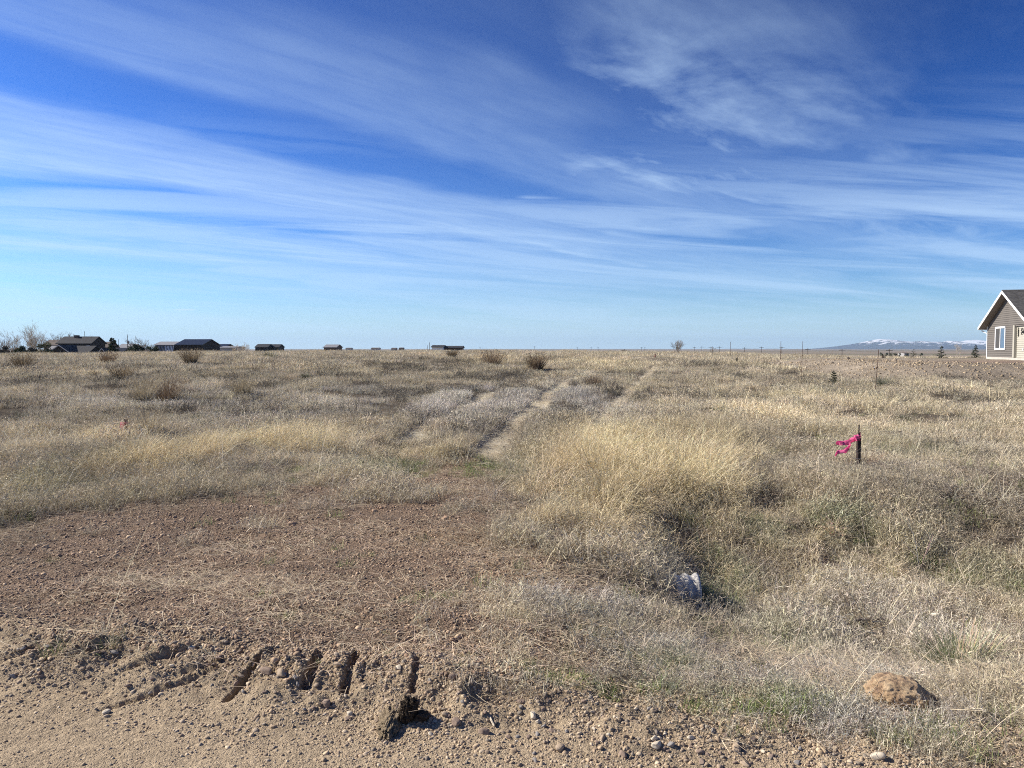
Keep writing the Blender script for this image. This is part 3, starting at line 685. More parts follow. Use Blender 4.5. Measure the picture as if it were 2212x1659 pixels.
# ------------------------------------------------------------------ stones
def stone_mesh(name, seed, sub=2, mat=PEB, squash=.62, rough=.22):
    bm = bmesh.new(); bmesh.ops.create_icosphere(bm, subdivisions=sub, radius=1.0)
    rs = random.Random(seed); cuts = [(Vector((rs.gauss(0, 1), rs.gauss(0, 1), rs.gauss(0, 1))).normalized(), rs.uniform(.55, .95)) for _ in range(9)]
    ax = (rs.uniform(.85, 1.3), rs.uniform(.75, 1.0), squash * rs.uniform(.8, 1.25))
    for v in bm.verts:
        p = v.co.copy()
        for nrm, d in cuts:
            k = p.dot(nrm)
            if k > d: p -= nrm * (k - d) * .85
        p *= 1 + rough * .35 * (math.sin(p.x * 4.1 + seed) * math.cos(p.y * 3.7 + seed * 2) + math.sin(p.z * 5.3 + seed))
        v.co = Vector((p.x * ax[0], p.y * ax[1], p.z * ax[2]))
    me = bpy.data.meshes.new(name); bm.to_mesh(me); bm.free(); me.materials.append(mat)
    if sub > 1: me.polygons.foreach_set('use_smooth', [True] * len(me.polygons))
    return me
def stone_proto(seed, sub=1): return bpy.data.objects.new('gravel_stone', stone_mesh('gravel_stone', seed, sub))
SP = [stone_proto(i, 2) for i in range(8)]
def stone_tints(n, kind):
    pal = dict(drive=[(.36, .25, .175), (.30, .215, .155), (.42, .31, .22), (.24, .17, .125), (.54, .42, .30), (.17, .135, .115)],
               road=[(.42, .33, .235), (.36, .28, .20), (.48, .38, .27), (.30, .235, .18), (.40, .33, .26), (.27, .235, .20), (.55, .46, .35)],
               pad=[(.40, .33, .23), (.35, .28, .19), (.50, .41, .30), (.28, .22, .16), (.24, .20, .16)])[kind]
    pal = np.array(pal); t = pal[np.random.randint(0, len(pal), n)] * np.array([1.0, .96, .88]); return t * np.random.uniform(.75, 1.25, (n, 1))
def put_stones(name, x, y, keep, size, kind, label, sink=.25):
    k = np.random.rand(len(x)) < keep; x, y, s = x[k], y[k], size[k]; n = len(x)
    z = height(x, y) + s * (.62 * .5 - sink * 1.2)
    rot = np.random.uniform(-.5, .5, (n, 3)); rot[:, 2] = np.random.uniform(0, 6.28, n)
    s3 = s[:, None] * np.random.uniform(.8, 1.2, (n, 3))
    scatter(name, SP, np.stack([x, y, z], 1), rot, s3, np.random.randint(0, len(SP), n), stone_tints(n, kind), PEB, label, 'gravel')
def build_gravel():
    x, y = sample(150000, 3.2, 11, 1.2); c = cover(x, y)
    sz = np.exp(np.random.normal(math.log(.0048), .42, len(x))) * (1 + .04 * c['r'])
    put_stones('gravel', x, y, np.clip(c['drive'] + .55 * c['bare'] + .12 * c['veg'] * (c['r'] < 7), 0, 1) * np.clip(.75 + .5 * fbm(x * 1.2, y * 1.2, 95, 3), .25, 1), sz, 'drive', 'reddish brown pebbles of the gravel driveway crossing the ditch')
    x, y = sample(120000, 2.3, 4.6, 1.0); c = cover(x, y); e = c['e']
    band = S(-.75 - .5 * S(-.8, .4, x), -.1, e) * (1 - S(.15, .45, e)) * np.clip(.65 + .9 * fbm(x * 2.2, y * 3.5, 96, 3), .12, 1)
    sz = np.exp(np.random.normal(math.log(.0042), .5, len(x))); sz = np.minimum(sz, .013)
    put_stones('gravel', x, y, np.clip(band, 0, 1), sz, 'road', 'loose tan gravel and pebbles churned up along the dirt road edge')
    x, y = sample(90000, 2.2, 4.2, 1.0); c = cover(x, y)
    sz = np.exp(np.random.normal(math.log(.0022), .5, len(x)))
    put_stones('gravel', x, y, c['road'] * .5, sz, 'road', 'fine grit pressed into the surface of the dirt road')
    # cobbles of the pad
    x = np.random.uniform(14, 62, 26000); y = np.random.uniform(33, 60, 26000)
    pdv = poly_dist(x, y, PAD) + .8 * fbm(x / 2, y / 2, 54, 3)
    w = S(-1.3, .3, pdv) * (1 - S(5.5, 10, pdv)) * np.clip(.7 + .6 * fbm(x / 3, y / 3, 98, 3), .2, 1)
    put_stones('cobbles', x, y, w, np.exp(np.random.normal(math.log(.036), .40, len(x))), 'pad', 'pale cobbles spread over the slope of the raised house pad', .2)
build_gravel()

# ------------------------------------------------------------------ sizeable stones, each one a thing
ROCKM = [simple('stone_tan', (.40, .31, .22), .85, var=.25, scale=30, bump=.4, bscale=200), simple('stone_brown', (.29, .215, .165), .85, var=.25, scale=30, bump=.4, bscale=200),
         simple('stone_grey', (.30, .275, .25), .85, var=.2, scale=30, bump=.4, bscale=200), simple('stone_pale', (.60, .52, .40), .8, var=.15, scale=30, bump=.3, bscale=200)]
BIGST = [[stone_mesh('stone', 50 + i + 10 * j, 3, m, .7) for i in range(4)] for j, m in enumerate(ROCKM)]
def put_stone(x, y, s, mi, label, group=None, name='stone', sq=1.0):
    o = bpy.data.objects.new(name, rnd.choice(BIGST[mi])); COL.objects.link(o)
    o.location = (x, y, h1(x, y) + s * .22); o.scale = (s * U(.9, 1.2), s * U(.8, 1.05), s * U(.8, 1.1) * sq); o.rotation_euler = (U(-.3, .3), U(-.3, .3), U(0, 6.28))
    tag(o, label, 'stone', group); return o
for px, py, s, mi, lab in ((573, 1453, .036, 1, 'round brown cobble in the churned gravel left of the tyre cleats'), (608, 1457, .023, 0, 'smaller tan cobble touching the right side of the round brown cobble'),
                           (413, 1403, .022, 3, 'pale bluish flat pebble beside the orange patch of churned gravel'), (985, 1562, 0.026, 1, 'brown oval cobble beside the pair of stones below the shadow of the dirt clod'),
                           (1045, 1583, .026, 1, 'rounded brown stone in the berm right of the dark dirt clod'), (1210, 1620, .024, 0, 'tan rounded stone low in the berm with a dark shadow'),
                           (1152, 1548, .018, 3, 'small pale stone high in the road berm'), (1420, 1612, .026, 3, 'largest pale angular stone in the middle of the road berm'), (1590, 1618, .023, 0, 'tan round stone near the bottom of the picture in the berm'),
                           (756, 1545, .022, 3, 'whitish pebble in front of the tyre cleats'), (978, 1466, .024, 1, 'squarish brown stone behind the dirt clod at the berm top'), (1897, 1640, .034, 3, 'smooth white stone at the bottom right edge of the road'),
                           (230, 1540, .020, 3, 'flat cream pebble set in the dirt road'), (705, 1523, .030, 1, 'half buried brown cobble in front of the deepest tyre cleat'), (862, 1445, .02, 3, 'pale stone on top of the tread blocks'),
                           (730, 1437, .022, 0, 'tan stone at the top of the middle tread block'), (247, 1412, .022, 2, 'dark grey stone of the pile at the left road edge'), (1345, 1632, .022, 1, 'brown stone at the bottom centre of the berm')):
    p = at(px, py); put_stone(p.x, p.y, s, mi, lab)
cnt = 0
while cnt < 210:
    px, py = U(20, 1760), U(1370, 1655)
    p = at(px, py); e = p.y - float(road_edge(p.x))
    wgt = math.exp(-((e - (-.14 if p.x < -.4 else -.22)) / (.13 if p.x < -.4 else .22)) ** 2)
    if rnd.random() > wgt or e < -.42 * (p.x < -.2) - .6 * (p.x >= -.2): continue
    mi_ = rnd.choice((0, 0, 1, 1, 1, 2, 3)); sz_ = min(.021, math.exp(rnd.gauss(math.log(.0105), .28)))
    zone = ('at the far left of the churned edge', 'below the dark gravel scar on the left', 'just left of the tyre cleats', 'among the tyre cleats', 'close to the dirt clod', 'right of the clod shadow', 'in the middle of the road berm', 'in the berm below the ditch grass', 'at the bottom right of the berm')[min(8, int(px / 196))]
    lab = '%s %s pebble %s' % ('tiny' if sz_ < .0105 else 'larger', ('tan', 'brown', 'grey', 'pale')[mi_], zone) + (', nearer the camera' if py > 1530 else ', farther from the camera')
    put_stone(p.x, p.y, sz_, mi_, lab, 'pebbles along the road edge'); cnt += 1

def lumpy(name, rad, seed, mat, sub=5, amp=.2, parent=None, loc=(0, 0, 0), freq=2.0, flat_=1.0):
    bm = bmesh.new(); bmesh.ops.create_icosphere(bm, subdivisions=sub, radius=1.0)
    from mathutils import noise as mn
    for v in bm.verts:
        n = v.co.normalized(); o = Vector((seed * 3.1, seed * 1.7, seed))
        k = 1 + amp * mn.fractal(n * freq + o, 1.0, 2.0, 6) + amp * .35 * mn.noise(n * freq * 5 + o)
        p = n * k; v.co = Vector((p.x * rad[0], p.y * rad[1], p.z * rad[2]))
    me = bpy.data.meshes.new(name); bm.to_mesh(me); bm.free(); me.materials.append(mat); me.polygons.foreach_set('use_smooth', [True] * len(me.polygons))
    o = bpy.data.objects.new(name, me); COL.objects.link(o); o.location = loc
    if parent: o.parent = parent
    return o
def boulder_mat():
    m, n, l = new_mat('boulder_rock'); b = N(n, 'ShaderNodeBsdfPrincipled'); o = N(n, 'ShaderNodeOutputMaterial'); tc = N(n, 'ShaderNodeTexCoord')
    def nz(s, d=6, r=.6):
        t = N(n, 'ShaderNodeTexNoise'); t.inputs['Scale'].default_value = s; t.inputs['Detail'].default_value = d; t.inputs['Roughness'].default_value = r; l.new(tc.outputs['Object'], t.inputs['Vector']); return t.outputs[0]
    c = ramp(n, l, nz(14, 8, .65), [(.30, (.15, .10, .075)), (.42, (.33, .22, .13)), (.55, (.48, .35, .21)), (.72, (.56, .43, .28))])
    c = mixc(n, l, ramp(n, l, nz(90, 5, .7), [(.56, 0), (.66, .85)]), c, (.13, .09, .07))
    l.new(c, b.inputs['Base Color']); b.inputs['Roughness'].default_value = .95
    bp = N(n, 'ShaderNodeBump'); bp.inputs['Strength'].default_value = .9; bp.inputs['Distance'].default_value = .012; l.new(nz(60, 8, .75), bp.inputs['Height']); l.new(bp.outputs[0], b.inputs['Normal']); l.new(b.outputs[0], o.inputs[0]); return m
def build_near_objects():
    # boulder at the lower right
    p = at(1960, 1528); k = p.y
    b = lumpy('boulder', (.135, .11, .075), 6, boulder_mat(), 6, .13, loc=(p.x - .01, p.y + .06, h1(p.x, p.y) + .035)); b.rotation_euler = (0, R(8), R(-18))
    tag(b, 'orange tan pitted boulder half sunk in the grass at the lower right', 'boulder')
    # clod of dark earth with its roots
    p = at(880, 1566)
    cm = simple('dark_earth', (.085, .062, .042), .95, var=.6, scale=45, bump=1.0, bscale=150)
    c = empty('dirt_clod', (p.x, p.y + .03, h1(p.x, p.y + .03)))
    tag(c, 'upright dark earth clod with grass roots casting a shadow on the gravel', 'clod')
    c.scale = (.75, .82, .70)
    lumpy('clod_body', (.046, .045, .078), 9, cm, 6, .5, c, (0, 0, .05), 2.6); lumpy('clod_shadow_lump', (.045, .04, .03), 12, cm, 4, .3, c, (.075, .0, .018), 2.4)  # second, low dark lump stands in for the shadow area beside the clod
    mb = MB()
    for i in range(240):
        a = U(0, 6.28); hz = U(.01, .125); r0 = .04 * (1 - (hz - .05) ** 2 / .012)
        r0 = max(r0, .01)
        blade(mb, (r0 * math.cos(a), r0 * math.sin(a), hz), a, U(.3, 1.5), U(.01, .035), .0016, U(-.5, 1), 2, random.choice(((.16, .12, .08), (.30, .24, .16), (.10, .08, .05))))
    mb.build('roots', BLADE, c, tones=True)['kind'] = 'stuff'
    # earth ramp smeared up against its sunlit side
    rm = lumpy('earth_mound', (.05, .15, .035), 15, simple('tan_earth', (.36, .28, .18), .95, var=.25, scale=90, bump=1.0, bscale=260), 6, .22, loc=(p.x - .075, p.y + .04, h1(p.x - .075, p.y + .04) - .008), freq=3.5)
    tag(rm, 'sunlit mound of tan earth pushed against the dark clod', 'earth mound')
    # corrugated culvert end
    p = at(1490, 1300, .0)
    r0 = .135
    cx, cy = 1.36, 6.05
    gz = h1(cx, cy)
    met = simple('galvanised_steel', (.50, .485, .45), .5, .0, var=.12, scale=10, bump=.15, bscale=50, spec=.5)
    root = empty('culvert_pipe', (cx, cy, -.20)); tag(root, 'galvanised corrugated culvert pipe end poking out of the ditch grass', 'culvert')
    vs, fs = [], []; NS, NP = 40, 60
    for i in range(NP):
        t = i / (NP - 1); xx = -1.05 + 1.17 * t; rr = r0 + .012 * math.sin((xx + .0) / .088 * 2 * math.pi)
        for k in range(NS):
            a = 2 * math.pi * k / NS; vs.append((xx, rr * math.cos(a), rr * math.sin(a) - r0))
    n0 = len(vs)
    for i in range(NP):
        t = i / (NP - 1); xx = -1.05 + 1.17 * t; rr = r0 - .004 + .012 * math.sin(xx / .088 * 2 * math.pi)
        for k in range(NS):
            a = 2 * math.pi * k / NS; vs.append((xx, rr * math.cos(a), rr * math.sin(a) - r0))
    for i in range(NP - 1):
        for k in range(NS):
            a, b2 = i * NS + k, i * NS + (k + 1) % NS; fs.append((a, b2, b2 + NS, a + NS)); fs.append((n0 + a, n0 + a + NS, n0 + b2 + NS, n0 + b2))
    e = (NP - 1) * NS; fs += [(e + k, e + (k + 1) % NS, n0 + e + (k + 1) % NS, n0 + e + k) for k in range(NS)]
    link('corrugated_wall', vs, fs, met, root, True)
    # stake with pink ribbon, and the left one
    pink = simple('pink_ribbon', (1.0, .22, .44), .45, var=.25, scale=40, trans=.5, spec=.5)
    dark = simple('rusty_dark_steel', (.045, .030, .026), .6, .3, var=.4, scale=20, bump=.3)
    p = at(1855, 1010)
    D = p.y
    def hh(py0, py1): return (py1 - py0) / 1661 * D
    s = empty('survey_stake', (p.x, p.y, p.z)); tag(s, 'dark metal survey stake with bright pink ribbon blowing to the left', 'stake')
    mb = MB(); H1 = hh(946, 1010); w = .023
    mb.box((-w, -.004, -.1), (w, .004, H1)); mb.box((-w, .0045, -.1), (-w + .008, .035, H1 - .01)); mb.build('angle_iron', dark, s)
    mb = MB(); mb.tube([(-.018, -.014, -.1), (-.016, -.014, H1), (-.012, -.012, hh(917, 1010))], [.011, .010, .009], 8); mb.build('rod', dark, s)
    def tail(pts, w0, w1, nm='ribbon_tail', twist=1.0):
        m = MB(); vs = []
        P = []; NSEG = 26
        for i in range(NSEG + 1):
            t = i / NSEG * (len(pts) - 1); k = min(int(t), len(pts) - 2); f = t - k; f = f * f * (3 - 2 * f)
            q = Vector(pts[k]).lerp(Vector(pts[k + 1]), f); P.append(q)
        for i, q in enumerate(P):
            a = twist * math.sin(i * .42) * .8; wd = w0 + (w1 - w0) * i / NSEG
            d = Vector((.25 * math.sin(i * .7), math.sin(a) * .9, math.cos(a))).normalized() * wd * .5
            vs += [q - d, q + d]
        fs = [(2 * i, 2 * i + 1, 2 * i + 3, 2 * i + 2) for i in range(NSEG)]
        o = link(nm, vs, fs, pink, s, True); sm = o.modifiers.new('thickness', 'SOLIDIFY'); sm.thickness = .0006; return o
    def q(px, py, y=0): return ((px - 1855) / 1661 * D, y - .02, (1010 - py) / 1661 * D)
    tail([q(1856, 938), q(1845, 945, -.03), q(1830, 954, -.05), q(1815, 956, -.04), q(1799, 955, -.06)], .085, .06)
    tail([q(1856, 946), q(1842, 948, .02), q(1832, 955, .03), q(1833, 965, -.01), q(1820, 974, -.03), q(1806, 976, -.01), q(1800, 984, -.02)], .065, .055)
    mb = MB(); mb.tube([(-.028 + .04 * math.cos(a), -.0 + .03 * math.sin(a), hh(942, 1010) + .006 * math.sin(a)) for a in [i * .524 for i in range(13)]], .010, 6); mb.build('ribbon_knot', pink, s)
    mb = MB(); mb.tube([(.03, 0, hh(990, 1010)), (.0, -.03, hh(991, 1010)), (-.09, -.02, hh(990, 1010))], .003, 5, cap=True); mb.build('tie_wire', simple('grey_wire', (.5, .48, .44), .5, .5), s)
    # sapling of reddish twigs at its foot
    p2 = at(1875, 1006)
    tw = MB()
    for i in range(26):
        a = U(-.6, 1.2); blade(tw, (U(-.03, .1), U(-.05, .05), 0), a + U(-.6, .6), U(.4, 1.2), U(.15, .42), .004, U(-.3, .5), 4, (.26 * U(.8, 1.3), .13, .09))
    o = tw.build('twiggy_weed', BLADE, tones=True); o.location = p2; tag(o, 'low reddish twiggy weed at the foot of the ribboned stake', 'weed')
    p = at(273, 948); s2 = empty('survey_stake', p); D2 = p.y
    tag(s2, 'short wooden survey stake with faded pink ribbon in the left field', 'stake')
    wood = simple('weathered_wood', (.20, .13, .10), .85, var=.35, scale=12, bump=.3)
    mb = MB(); mb.box((-.03, -.012, -.1), (.03, .012, 44 / 1661 * D2)); mb.build('wooden_stake', wood, s2)
    vs = []; NSEG = 14; pinkd = simple('faded_pink_ribbon', (.95, .22, .38), .6, var=.15, trans=.3)
    for i in range(NSEG + 1):
        t = i / NSEG; zc = (36 - 30 * t) / 1661 * D2; xx = -.035 - .02 * math.sin(t * 5); xx *= 1.1; vs += [(xx - .045 * math.cos(t * 2), -.035 - .01 * math.sin(t * 7), zc), (xx + .045 * math.cos(t * 2), -.03 + .02 * math.sin(t * 4), zc + .01)]
    o = link('ribbon_tail', vs, [(2 * i, 2 * i + 1, 2 * i + 3, 2 * i + 2) for i in range(NSEG)], pinkd, s2, True); sm = o.modifiers.new('thickness', 'SOLIDIFY'); sm.thickness = .0006
    mb = MB(); mb.tube([(.028 * math.cos(a), .018 * math.sin(a), 35 / 1661 * D2 + .005 * math.sin(2 * a)) for a in [i * .524 for i in range(13)]], .009, 6); mb.build('ribbon_knot', pinkd, s2)
    # small orange flag by the far track
    p = at(1416, 774); s3 = empty('marker_flag', p); D3 = p.y; tag(s3, 'tiny faded orange marker flag beyond the wheel tracks', 'flag')
    k = D3 / 1661
    mb = MB(); mb.tube([(0, 0, -.05), (0, 0, 11 * k)], .018, 5); mb.build('flag_wire', dark, s3)
    mb = MB(); mb.prism([(-3 * k, 3 * k), (0, 2 * k), (0, 10.5 * k), (-1.5 * k, 8 * k)], -.01, .01); mb.build('flag_cloth', simple('faded_orange', (.75, .28, .20), .7), s3)
    # tall thin rods in the field
    labs = ('thin rusty rod standing farthest left near the golden strip', 'thin rusty rod standing tall against the sky beside the pale rock', 'tall rusty rod next right of the rod beside the pale rock', 'leaning rusty rod just left of the sagebrush clump')
    rust = simple('rusty_steel', (.13, .075, .055), .8, .3, var=.3)
    for (x0, y0, x1, y1), lab in zip(((1577, 776, 1577.5, 738.6), (1685, 797, 1686, 737.4), (1731, 813, 1732.8, 737.4), (1889, 852, 1896, 754.6)), labs):
        p = at(x0, y0); k = p.y / 1661
        o = empty('metal_rod', p); tag(o, lab, 'rod', 'rusty rods standing in the field')
        top = ((x1 - x0) * k, 0, (y0 - y1) * k)
        mb = MB(); mb.tube([(0, 0, -.3), top], max(.010, .00024 * p.y), 6); mb.build('shaft', rust, o)
        mb = MB(); mb.tube([(top[0] * .6 - .02, 0, top[2] * .6), (top[0] * .6 + .02, 0, top[2] * .6)], .02, 6); mb.build('clip', rust, o)
    # pale rock beside the second rod and other field rocks
    p = at(1717, 796); o = lumpy('field_rock', (.42, .3, .18), 21, simple('pale_rock', (.5, .45, .38), .9, var=.2, scale=6, bump=.5, bscale=20), 3, .25, loc=p); tag(o, 'low pale rock lying in grass by the thin rod', 'rock')
    # weathered stick in the ditch
    p = at(1872, 1348); mb = MB(); mb.tube([(-.14, 0, .02), (-.05, .01, .035), (.06, 0, .03), (.15, -.01, .045)], [.008, .011, .010, .006], 7); mb.tube([(.02, 0, .03), (.06, .03, .055)], [.006, .003], 6)
    o = mb.build('wood_stick', simple('grey_wood', (.16, .13, .11), .9, var=.4, scale=30, bump=.5)); o.location = p; o.rotation_euler = (0, 0, .12); tag(o, 'short dark weathered stick lying in the ditch grass', 'stick')
    for px, py, rz, lab in ((1063, 1612 - 100 + 50, 1.9, 'pale bone white splinter standing in the berm gravel'), (1160, 1893 * .72 - 20, 2.4, 'small pale chip lying in the grass edge')):
        p = at(px, py); mb = MB(); mb.tube([(-.03, 0, .004), (0, .003, .008), (.035, 0, .006)], [.004, .0045, .003], 6); o = mb.build('wood_chip', ROCKM[3]); o.location = (p.x, p.y, p.z + .004); o.rotation_euler = (0, -.2, rz); tag(o, lab, 'splinter')
build_near_objects()

# ------------------------------------------------------------------ single plants
def plant(name, p, H, W, n, cols, label, cat, group=None, base_cols=None, curl=(.1, .7), lean=.5, w=.006, segs=4, seed_heads=False, yscale=1.0, rz=0):
    o = empty(name, p, rz); tag(o, label, cat, group)
    mb = MB()
    for i in range(n):
        a = U(0, 6.28); r = W * .25 * math.sqrt(U(0, 1)); ln = (r / (W * .25 + 1e-6)) * lean * U(.6, 1.3)
        c = rnd.choice(cols); k = U(.75, 1.25); L = H * U(.55, 1.12)
        pts = blade(mb, (r * math.cos(a), r * math.sin(a) * yscale, -.02), a + U(-.5, .5), ln, L, w * U(.7, 1.2), U(*curl), segs, (c[0] * k, c[1] * k, c[2] * k), .35)
        if seed_heads:
            q = pts[-1]; d = (pts[-1] - pts[-2]).normalized()
            for j in range(3): mb.ribbon([q, q + (d + Vector((U(-1, 1), U(-1, 1), U(-1, 1))) * .8).normalized() * H * .07], w, w * .5, Vector((U(-1, 1), U(-1, 1), 0)).normalized(), (c[0] * k, c[1] * k, c[2] * k))
    mb.build('stems', BLADE, o, tones=True)
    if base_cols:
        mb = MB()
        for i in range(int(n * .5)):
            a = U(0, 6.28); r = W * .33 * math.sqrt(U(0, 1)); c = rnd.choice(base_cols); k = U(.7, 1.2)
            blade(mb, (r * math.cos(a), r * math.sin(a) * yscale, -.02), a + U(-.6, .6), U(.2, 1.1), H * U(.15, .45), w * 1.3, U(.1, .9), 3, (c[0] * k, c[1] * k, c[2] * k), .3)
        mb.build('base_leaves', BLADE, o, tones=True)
    return o
def build_plants():
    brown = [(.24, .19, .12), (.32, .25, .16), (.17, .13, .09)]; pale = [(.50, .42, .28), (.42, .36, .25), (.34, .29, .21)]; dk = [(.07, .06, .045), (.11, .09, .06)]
    red = [(.25, .18, .12), (.34, .26, .17), (.18, .125, .085)]; grn = [(.10, .16, .05), (.14, .20, .07), (.18, .22, .10)]
    g = 'dry tussocks in the left field'
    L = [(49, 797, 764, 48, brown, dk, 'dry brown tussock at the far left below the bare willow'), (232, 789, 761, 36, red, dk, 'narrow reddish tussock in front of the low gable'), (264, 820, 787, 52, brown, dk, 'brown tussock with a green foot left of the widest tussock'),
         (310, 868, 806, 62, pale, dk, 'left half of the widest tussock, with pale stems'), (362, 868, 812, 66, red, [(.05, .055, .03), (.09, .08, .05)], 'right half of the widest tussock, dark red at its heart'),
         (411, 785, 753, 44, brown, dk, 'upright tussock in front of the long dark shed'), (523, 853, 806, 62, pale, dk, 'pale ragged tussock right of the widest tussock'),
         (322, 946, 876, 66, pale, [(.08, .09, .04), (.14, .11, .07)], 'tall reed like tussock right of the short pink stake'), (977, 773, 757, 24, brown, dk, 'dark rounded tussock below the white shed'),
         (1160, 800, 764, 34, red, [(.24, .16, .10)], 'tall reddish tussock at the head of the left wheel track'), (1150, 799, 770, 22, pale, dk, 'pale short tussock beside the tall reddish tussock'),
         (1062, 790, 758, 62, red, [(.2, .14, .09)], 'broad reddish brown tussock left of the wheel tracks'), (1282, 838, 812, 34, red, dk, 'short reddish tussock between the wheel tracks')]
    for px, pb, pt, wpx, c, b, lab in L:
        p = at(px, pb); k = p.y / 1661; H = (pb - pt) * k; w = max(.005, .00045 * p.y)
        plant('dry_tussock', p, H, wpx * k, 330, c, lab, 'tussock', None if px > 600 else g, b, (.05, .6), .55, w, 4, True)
    # low dark shrubs
    for px, pb, pt, wpx, lab in ((44, 905, 884, 44, 'small dark green mound near the left edge'), (1482, 853, 836, 46, 'flat dark shrub right of the wheel tracks'), (1906, 834, 808, 30, 'grey green sagebrush clump right of the leaning rod'),
                                 (1755, 834, 820, 70, 'low grey brush lying left of the little spruce'), (2010, 846, 826, 60, 'low dry brush in the right field'), (1255, 815, 805, 20, 'small dark shrub at the rut bend'), (880, 843, 832, 60, 'low dark brush left of the wheel tracks'),
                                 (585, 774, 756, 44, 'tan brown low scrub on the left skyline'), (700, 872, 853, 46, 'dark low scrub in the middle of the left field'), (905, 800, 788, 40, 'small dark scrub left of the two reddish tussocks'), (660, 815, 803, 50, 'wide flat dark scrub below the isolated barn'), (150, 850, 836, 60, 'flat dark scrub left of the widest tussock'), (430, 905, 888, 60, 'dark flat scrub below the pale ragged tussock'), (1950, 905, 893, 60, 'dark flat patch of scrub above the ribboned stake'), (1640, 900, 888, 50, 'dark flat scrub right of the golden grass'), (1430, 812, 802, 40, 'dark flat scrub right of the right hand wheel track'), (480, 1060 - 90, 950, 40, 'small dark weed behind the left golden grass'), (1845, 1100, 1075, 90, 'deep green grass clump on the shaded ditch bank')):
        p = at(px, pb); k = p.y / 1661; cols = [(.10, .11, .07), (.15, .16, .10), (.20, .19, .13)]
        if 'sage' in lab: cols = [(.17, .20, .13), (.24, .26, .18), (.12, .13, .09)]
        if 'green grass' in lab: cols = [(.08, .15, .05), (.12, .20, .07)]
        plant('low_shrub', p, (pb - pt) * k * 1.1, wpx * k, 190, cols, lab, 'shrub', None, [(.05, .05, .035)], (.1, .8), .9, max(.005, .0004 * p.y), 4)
    # green tussock lower right
    p = at(2072, 1462); k = p.y / 1661
    plant('green_tussock', p, 110 * k, 150 * k, 560, [(.12, .17, .07), (.22, .26, .13), (.09, .12, .05), (.40, .36, .24)], 'spiky green tussock with long pale stems at the lower right', 'tussock', None, [(.08, .11, .05), (.35, .30, .20)], (.0, .7), 1.0, .0045, 5)
    o = empty('straw_fan', (p.x + .03, p.y + .02, p.z)); mb = MB(); tag(o, 'fan of long pale straw stems rising from the green tussock', 'dry stems')
    for i in range(110):
        blade(mb, (U(-.06, .1), U(-.04, .04), 0), U(-.3, .5) if rnd.random() < .75 else U(2.6, 3.6), U(.05, .85), U(.22, .38), .004, U(-.05, .15), 3, tuple(v * U(.8, 1.15) for v in (.62, .54, .37)), .5)
    mb.build('stems', BLADE, o, tones=True)
    # pale dead plant in the ditch
    p = at(1800, 1158); k = p.y / 1661
    o = empty('dead_plant', p); tag(o, 'cream coloured dead plant with curled fronds in the ditch', 'plant'); mb = MB()
    for i in range(34):
        a = U(0, 6.28); pts = blade(mb, (U(-.02, .02), U(-.02, .02), 0), a, U(.1, .9), 46 * k * U(.7, 1.15), .006, U(.2, 1.3), 6, (.66, .56, .40), .6)
        for j in range(16):
            m = rnd.randrange(1, len(pts)); q = pts[m - 1].lerp(pts[m], rnd.random()); mb.ribbon([q, q + Vector((U(-1, 1), U(-1, 1), U(-.4, .8))).normalized() * .018], .006, .003, Vector((U(-1, 1), U(-1, 1), U(-1, 1))).normalized(), tuple(v * U(.7, 1.15) for v in (.68, .57, .40)))
    mb.build('fronds', BLADE, o, tones=True)
    # tall silvery weed stalks by the pit in the bank and bare twig plants
    for px, pb, pt, lab in ((1430, 1130, 1075, 'silvery dead weed stalk left of the dark hollow'), (1985, 1190 + 40, 1100, 'branching pale weed stalk on the right ditch side'), (1900, 1400, 1330, 'dark branching twig plant above the boulder'),
                            (1515, 1190, 1130, 'pale stalk standing in front of the dark hollow'), (760, 915, 855, 'spray of dark bare twigs left of the wheel tracks'), (1040, 945, 905, 'lying spray of bare twigs between the wheel tracks'), (240, 1000, 960, 'small bare weed left of the golden grass')):
        p = at(px, pb); H = (pb - pt) * p.y / 1661; o = empty('weed_stalk', p); tag(o, lab, 'weed'); mb = MB()
        c = (.14, .11, .09) if 'dark' in lab[:6] or 'bare' in lab else (.50, .45, .36)
        for s_ in range(5 if 'spray' in lab else 2):
            def br(q, d, L, w, dep):
                pts = [q]; dd = d.copy()
                for i in range(3): dd = (dd + Vector((U(-1, 1), U(-1, 1), U(-.2, .5))) * .22).normalized(); pts.append(pts[-1] + dd * L / 3)
                mb.tube(pts, [w, w * .8, w * .65, w * .45], 4, tuple(v * U(.8, 1.2) for v in c))
                if dep < 3:
                    for i in range(3): br(pts[rnd.choice((1, 2, 3))], (dd + Vector((U(-1, 1), U(-1, 1), U(-.2, .7))) * .8).normalized(), L * U(.45, .7), w * .55, dep + 1)
            br(Vector((U(-.03, .03), U(-.03, .03), 0)), Vector((U(-.4, .4), U(-.3, .3), 1)).normalized(), H * .6, .0035, 0)
        mb.build('stalks', BLADE, o, tones=True)
build_plants()

